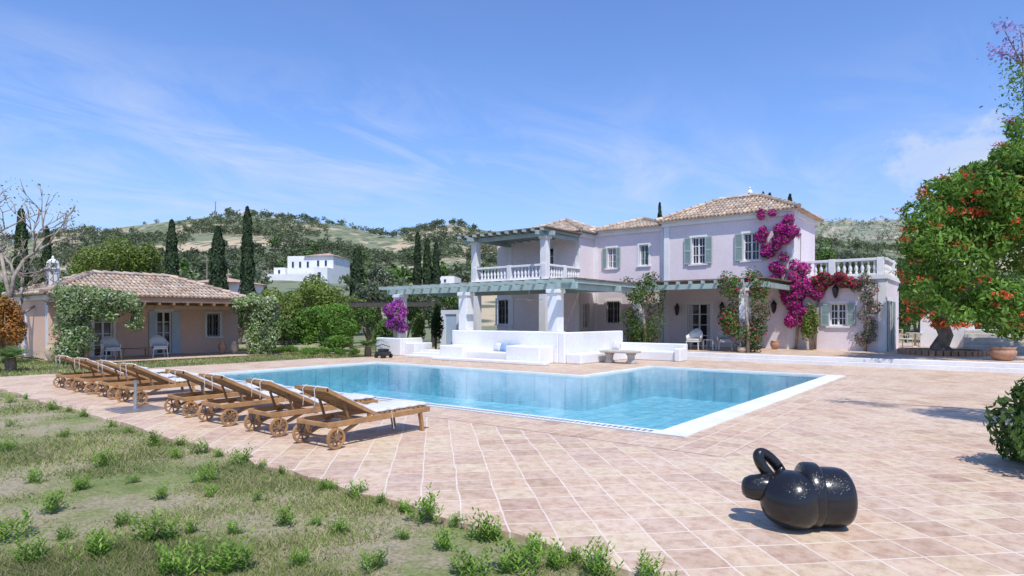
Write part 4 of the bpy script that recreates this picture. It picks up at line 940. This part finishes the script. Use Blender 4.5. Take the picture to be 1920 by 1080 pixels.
# ------------------------------------------------------------ grass and weeds
def nz(x,y): return np.sin(x*1.3+y*.7)+np.sin(x*.6-y*1.9+1)+.7*np.sin(x*2.9+y*2.3+.5)+.6*np.sin(x*5.1-y*4.3)
N=240000
Yd=4.2/(1-rng.uniform(0,.80,N)); pxx=rng.uniform(-80,1400,N); k=(pxx-960)/f; gx=Yd*(Fx+Rx*k); gy=Yd*(Fy+Ry*k)
kp=(gy<4.0-gx*.026+.02)&(nz(gx,gy)+rng.normal(0,1.0,N)+np.clip((gy-3.0),0,1)*.6>.3); gx,gy,Yd=gx[kp],gy[kp],Yd[kp]; n=len(gx)
a=rng.uniform(0,6.28,n); h=rng.uniform(.015,.055,n)*(1+.3*(nz(gx,gy))); h=np.clip(h,.012,.09); w=.0045*(Yd/5)**.8; ln=rng.normal(0,.8,(n,2))*h[:,None]
z=-.05+0*gx
A=np.stack([gx-w*np.cos(a),gy-w*np.sin(a),z],1);B=np.stack([gx+w*np.cos(a),gy+w*np.sin(a),z],1);Cc=np.stack([gx+ln[:,0],gy+ln[:,1],z+h+.0],1)
quads('lawn_grass',np.stack([A,B,Cc],1),M['grass'],label='sparse patchy grass of the dry foreground lawn',cat='grass',kind='stuff')
N=60000; gx=rng.uniform(-40,-20,N); gy=rng.uniform(2,20,N); kp=((gx<XL)|(gy<4))&(~((gx<-28.5)&(gy>8.7)&(gy<18.1))); gx,gy=gx[kp],gy[kp]; n=len(gx); a=rng.uniform(0,6.28,n);h=rng.uniform(.05,.12,n);z=-.05+0*gx
A=np.stack([gx-.02*np.cos(a),gy-.02*np.sin(a),z],1);B=np.stack([gx+.02*np.cos(a),gy+.02*np.sin(a),z],1);Cc=np.stack([gx+rng.normal(0,.04,n),gy+rng.normal(0,.04,n),z+h],1)
quads('far_lawn_grass',np.stack([A,B,Cc],1),M['grass'],label='short grass of the lawn between the deck and the guest house',cat='grass',kind='stuff')
def weed(seed):
    V=[]
    for s in range(18):
        a=random.uniform(0,6.28); ln=random.uniform(.05,.8); L=random.uniform(.10,.23)
        d=np.array((math.cos(a)*ln,math.sin(a)*ln,1)); d/=np.linalg.norm(d); b0=np.array((random.gauss(0,.05),random.gauss(0,.05),0))
        for k in range(15):
            q=k/14; p=b0+d*L*q; aa=k*2.4; sp=np.array((math.cos(aa),math.sin(aa),.9-.3*(1-q))); sp/=np.linalg.norm(sp); l=.07*(1-.3*q)*random.uniform(.7,1.2)
            sd=np.cross(sp,(0,0,1.)); sd/=np.linalg.norm(sd); w=.007
            V.append([p,p+sp*l*.5+sd*w,p+sp*l,p+sp*l*.5-sd*w])
    return np.array(V)
W0=[]
for i in range(3):
    t=thing('weed_plant',(0,0,0),'tuft of bright green upright weed growing in the dry lawn','weed','weed tufts growing in the lawn'); quads('leaves',weed(i),M['weed'],t); W0.append(t)
WP=[(453,868,1.1),(385,903,1),(190,875,1),(797,975,1.25),(675,932,.9),(915,1012,1.1),(975,1070,1.3),(295,1015,1.3),(95,962,1),(15,1012,1.2),(150,918,.8),(285,835,1.1),(100,768,1),(375,850,1),(530,985,.8),(300,935,.7),(395,930,.6),(835,1030,.8),(1045,1062,.9),(1125,1078,1.1),(605,920,.6),(715,945,.6),(60,1055,1),(185,1045,1.2),(420,1075,1.5),(330,1078,1.1),(540,888,.6),(20,800,.7),(12,845,.9),(170,780,.8),(230,985,.7),(120,820,.7),(640,1000,.7),(880,1078,1.0),(1240,1085,1),(60,905,.8),(700,1065,.8),(560,1060,.7),(330,860,.7),(210,800,.7),(20,755,.8),(60,748,.7),(250,905,.5),(440,1000,.6),(480,940,.5),(755,1010,.5),(590,985,.5),(355,1000,.6),(120,1010,.6),(760,960,.6),(860,985,.6),(640,915,.6),(500,878,.6),(420,855,.6),(340,835,.7),(1010,1030,.6),(1085,1050,.6),(940,1005,.6),(240,812,.6),(150,770,.6)]
for i,(px,py,s) in enumerate(WP):
    o=W0[i] if i<3 else copy_tree(W0[i%3]); x,y=G(px,py,-.05); y=min(y,4.0-x*.026-.05); place(o,(x,y,-.05),random.uniform(0,6.28),(s*1.1,s*1.1,s*.95))
MB().tube([(*G(215,968,-.03),-.02),(*G(250,975,-.03),.0),(*G(285,972,-.03),-.02)],[.006,.008,.004],5).build('dry_stick',M['barkl'],origin=(*G(250,975),-.05),label='pale dry stick lying on the grass among the weeds',cat='stick')
# ------------------------------------------------------------ camera, light, world
S=bpy.context.scene
cam=bpy.data.cameras.new('camera'); co=bpy.data.objects.new('camera',cam); C.objects.link(co); co.location=(0,0,H0); co.rotation_euler=(rad(90),0,YAW)
cam.sensor_width=36; cam.lens=f/1920*36; cam.shift_y=57/1920; cam.clip_end=6000; cam.clip_start=.05; S.camera=co
hx,hy=.78,-.62; hn=math.hypot(hx,hy); hx/=hn;hy/=hn; el=rad(60)
sun=bpy.data.lights.new('sun','SUN'); so_=bpy.data.objects.new('sun',sun); C.objects.link(so_); sun.energy=4.8; sun.angle=rad(.53); sun.color=(1,.96,.90)
from mathutils import Vector
dv=Vector((-hx*math.cos(el),-hy*math.cos(el),-math.sin(el))); so_.rotation_euler=dv.to_track_quat('-Z','Y').to_euler()
w=bpy.data.worlds.new('World'); S.world=w; w.use_nodes=True; nt=w.node_tree
for n_ in list(nt.nodes): nt.nodes.remove(n_)
out=nt.nodes.new('ShaderNodeOutputWorld'); bg=nt.nodes.new('ShaderNodeBackground'); sk=nt.nodes.new('ShaderNodeTexSky'); sk.sky_type='NISHITA'; sk.sun_disc=False
sk.sun_elevation=el; sk.sun_rotation=math.atan2(hx,hy); sk.air_density=1.0; sk.dust_density=.4; sk.ozone_density=2.5
tc=nt.nodes.new('ShaderNodeTexCoord'); sp=nt.nodes.new('ShaderNodeSeparateXYZ'); nt.links.new(tc.outputs['Generated'],sp.inputs[0])
ad=nt.nodes.new('ShaderNodeMath'); ad.operation='ADD'; ad.inputs[1].default_value=.12; nt.links.new(sp.outputs[2],ad.inputs[0])
cbs=nt.nodes.new('ShaderNodeCombineXYZ')
for i in (0,1):
    dd=nt.nodes.new('ShaderNodeMath'); dd.operation='DIVIDE'; nt.links.new(sp.outputs[i],dd.inputs[0]); nt.links.new(ad.outputs[0],dd.inputs[1]); nt.links.new(dd.outputs[0],cbs.inputs[i])
mp=nt.nodes.new('ShaderNodeMapping'); mp.inputs['Rotation'].default_value=(0,0,rad(-20)); mp.inputs['Scale'].default_value=(1.5,.7,1); nt.links.new(cbs.outputs[0],mp.inputs[0])
nn_=nt.nodes.new('ShaderNodeTexNoise'); nn_.inputs['Scale'].default_value=1.5; nn_.inputs['Detail'].default_value=12; nn_.inputs['Roughness'].default_value=.64; nn_.inputs['Distortion'].default_value=.9; nt.links.new(mp.outputs[0],nn_.inputs['Vector'])
n1=nn_.outputs[0]; n2=noise(nt,.45,3,cbs.outputs[0])
cl1=ramp(nt,n1,[(.43,(0,0,0)),(.73,(.85,.85,.85))]); cl2=ramp(nt,n2,[(.40,(.1,.1,.1)),(.56,(1,1,1))])
cl3=ramp(nt,sp.outputs[2],[(.05,(1,1,1)),(.25,(.8,.8,.8)),(.38,(.05,.05,.05))])
fac=mix(nt,mix(nt,cl1,cl2,1.0,'MULTIPLY'),cl3,1.0,'MULTIPLY')
nv=nt.nodes.new('ShaderNodeVectorMath'); nv.operation='NORMALIZE'; nt.links.new(tc.outputs['Generated'],nv.inputs[0])
ds=nt.nodes.new('ShaderNodeVectorMath'); ds.operation='SUBTRACT'; ds.inputs[1].default_value=(-.03,.978,.205); nt.links.new(nv.outputs[0],ds.inputs[0])
sc_=nt.nodes.new('ShaderNodeVectorMath'); sc_.operation='MULTIPLY'; sc_.inputs[1].default_value=(1,1,1.9); nt.links.new(ds.outputs[0],sc_.inputs[0])
le=nt.nodes.new('ShaderNodeVectorMath'); le.operation='LENGTH'; nt.links.new(sc_.outputs[0],le.inputs[0])
nn3=noise(nt,22,8,nv.outputs[0],.62)
sb_=nt.nodes.new('ShaderNodeMath'); sb_.operation='MULTIPLY_ADD'; sb_.inputs[1].default_value=-.22; nt.links.new(nn3,sb_.inputs[0]); nt.links.new(le.outputs['Value'],sb_.inputs[2])
sb2=nt.nodes.new('ShaderNodeMath'); sb2.operation='ADD'; sb2.inputs[1].default_value=.065; nt.links.new(sb_.outputs[0],sb2.inputs[0])
cum=ramp(nt,sb2.outputs[0],[(0,(.55,.55,.55)),(.04,(0,0,0))])
fac=mix(nt,fac,cum,1.0,'ADD')
hz=ramp(nt,sp.outputs[2],[(0,(.75,.75,.75)),(.12,(.38,.38,.38)),(.28,(.03,.03,.03)),(.5,(0,0,0))])
tint=mix(nt,sk.outputs[0],(1.10,1.32,1.78),1.0,'MULTIPLY')
col=mix(nt,tint,(3.2,4.2,6.4),hz)
col=mix(nt,col,(5.4,6.1,7.5),fac)
nt.links.new(col,bg.inputs[0]); bg.inputs[1].default_value=.122; nt.links.new(bg.outputs[0],out.inputs[0])
S.view_settings.view_transform='Standard'; S.view_settings.look='None'; S.view_settings.exposure=0
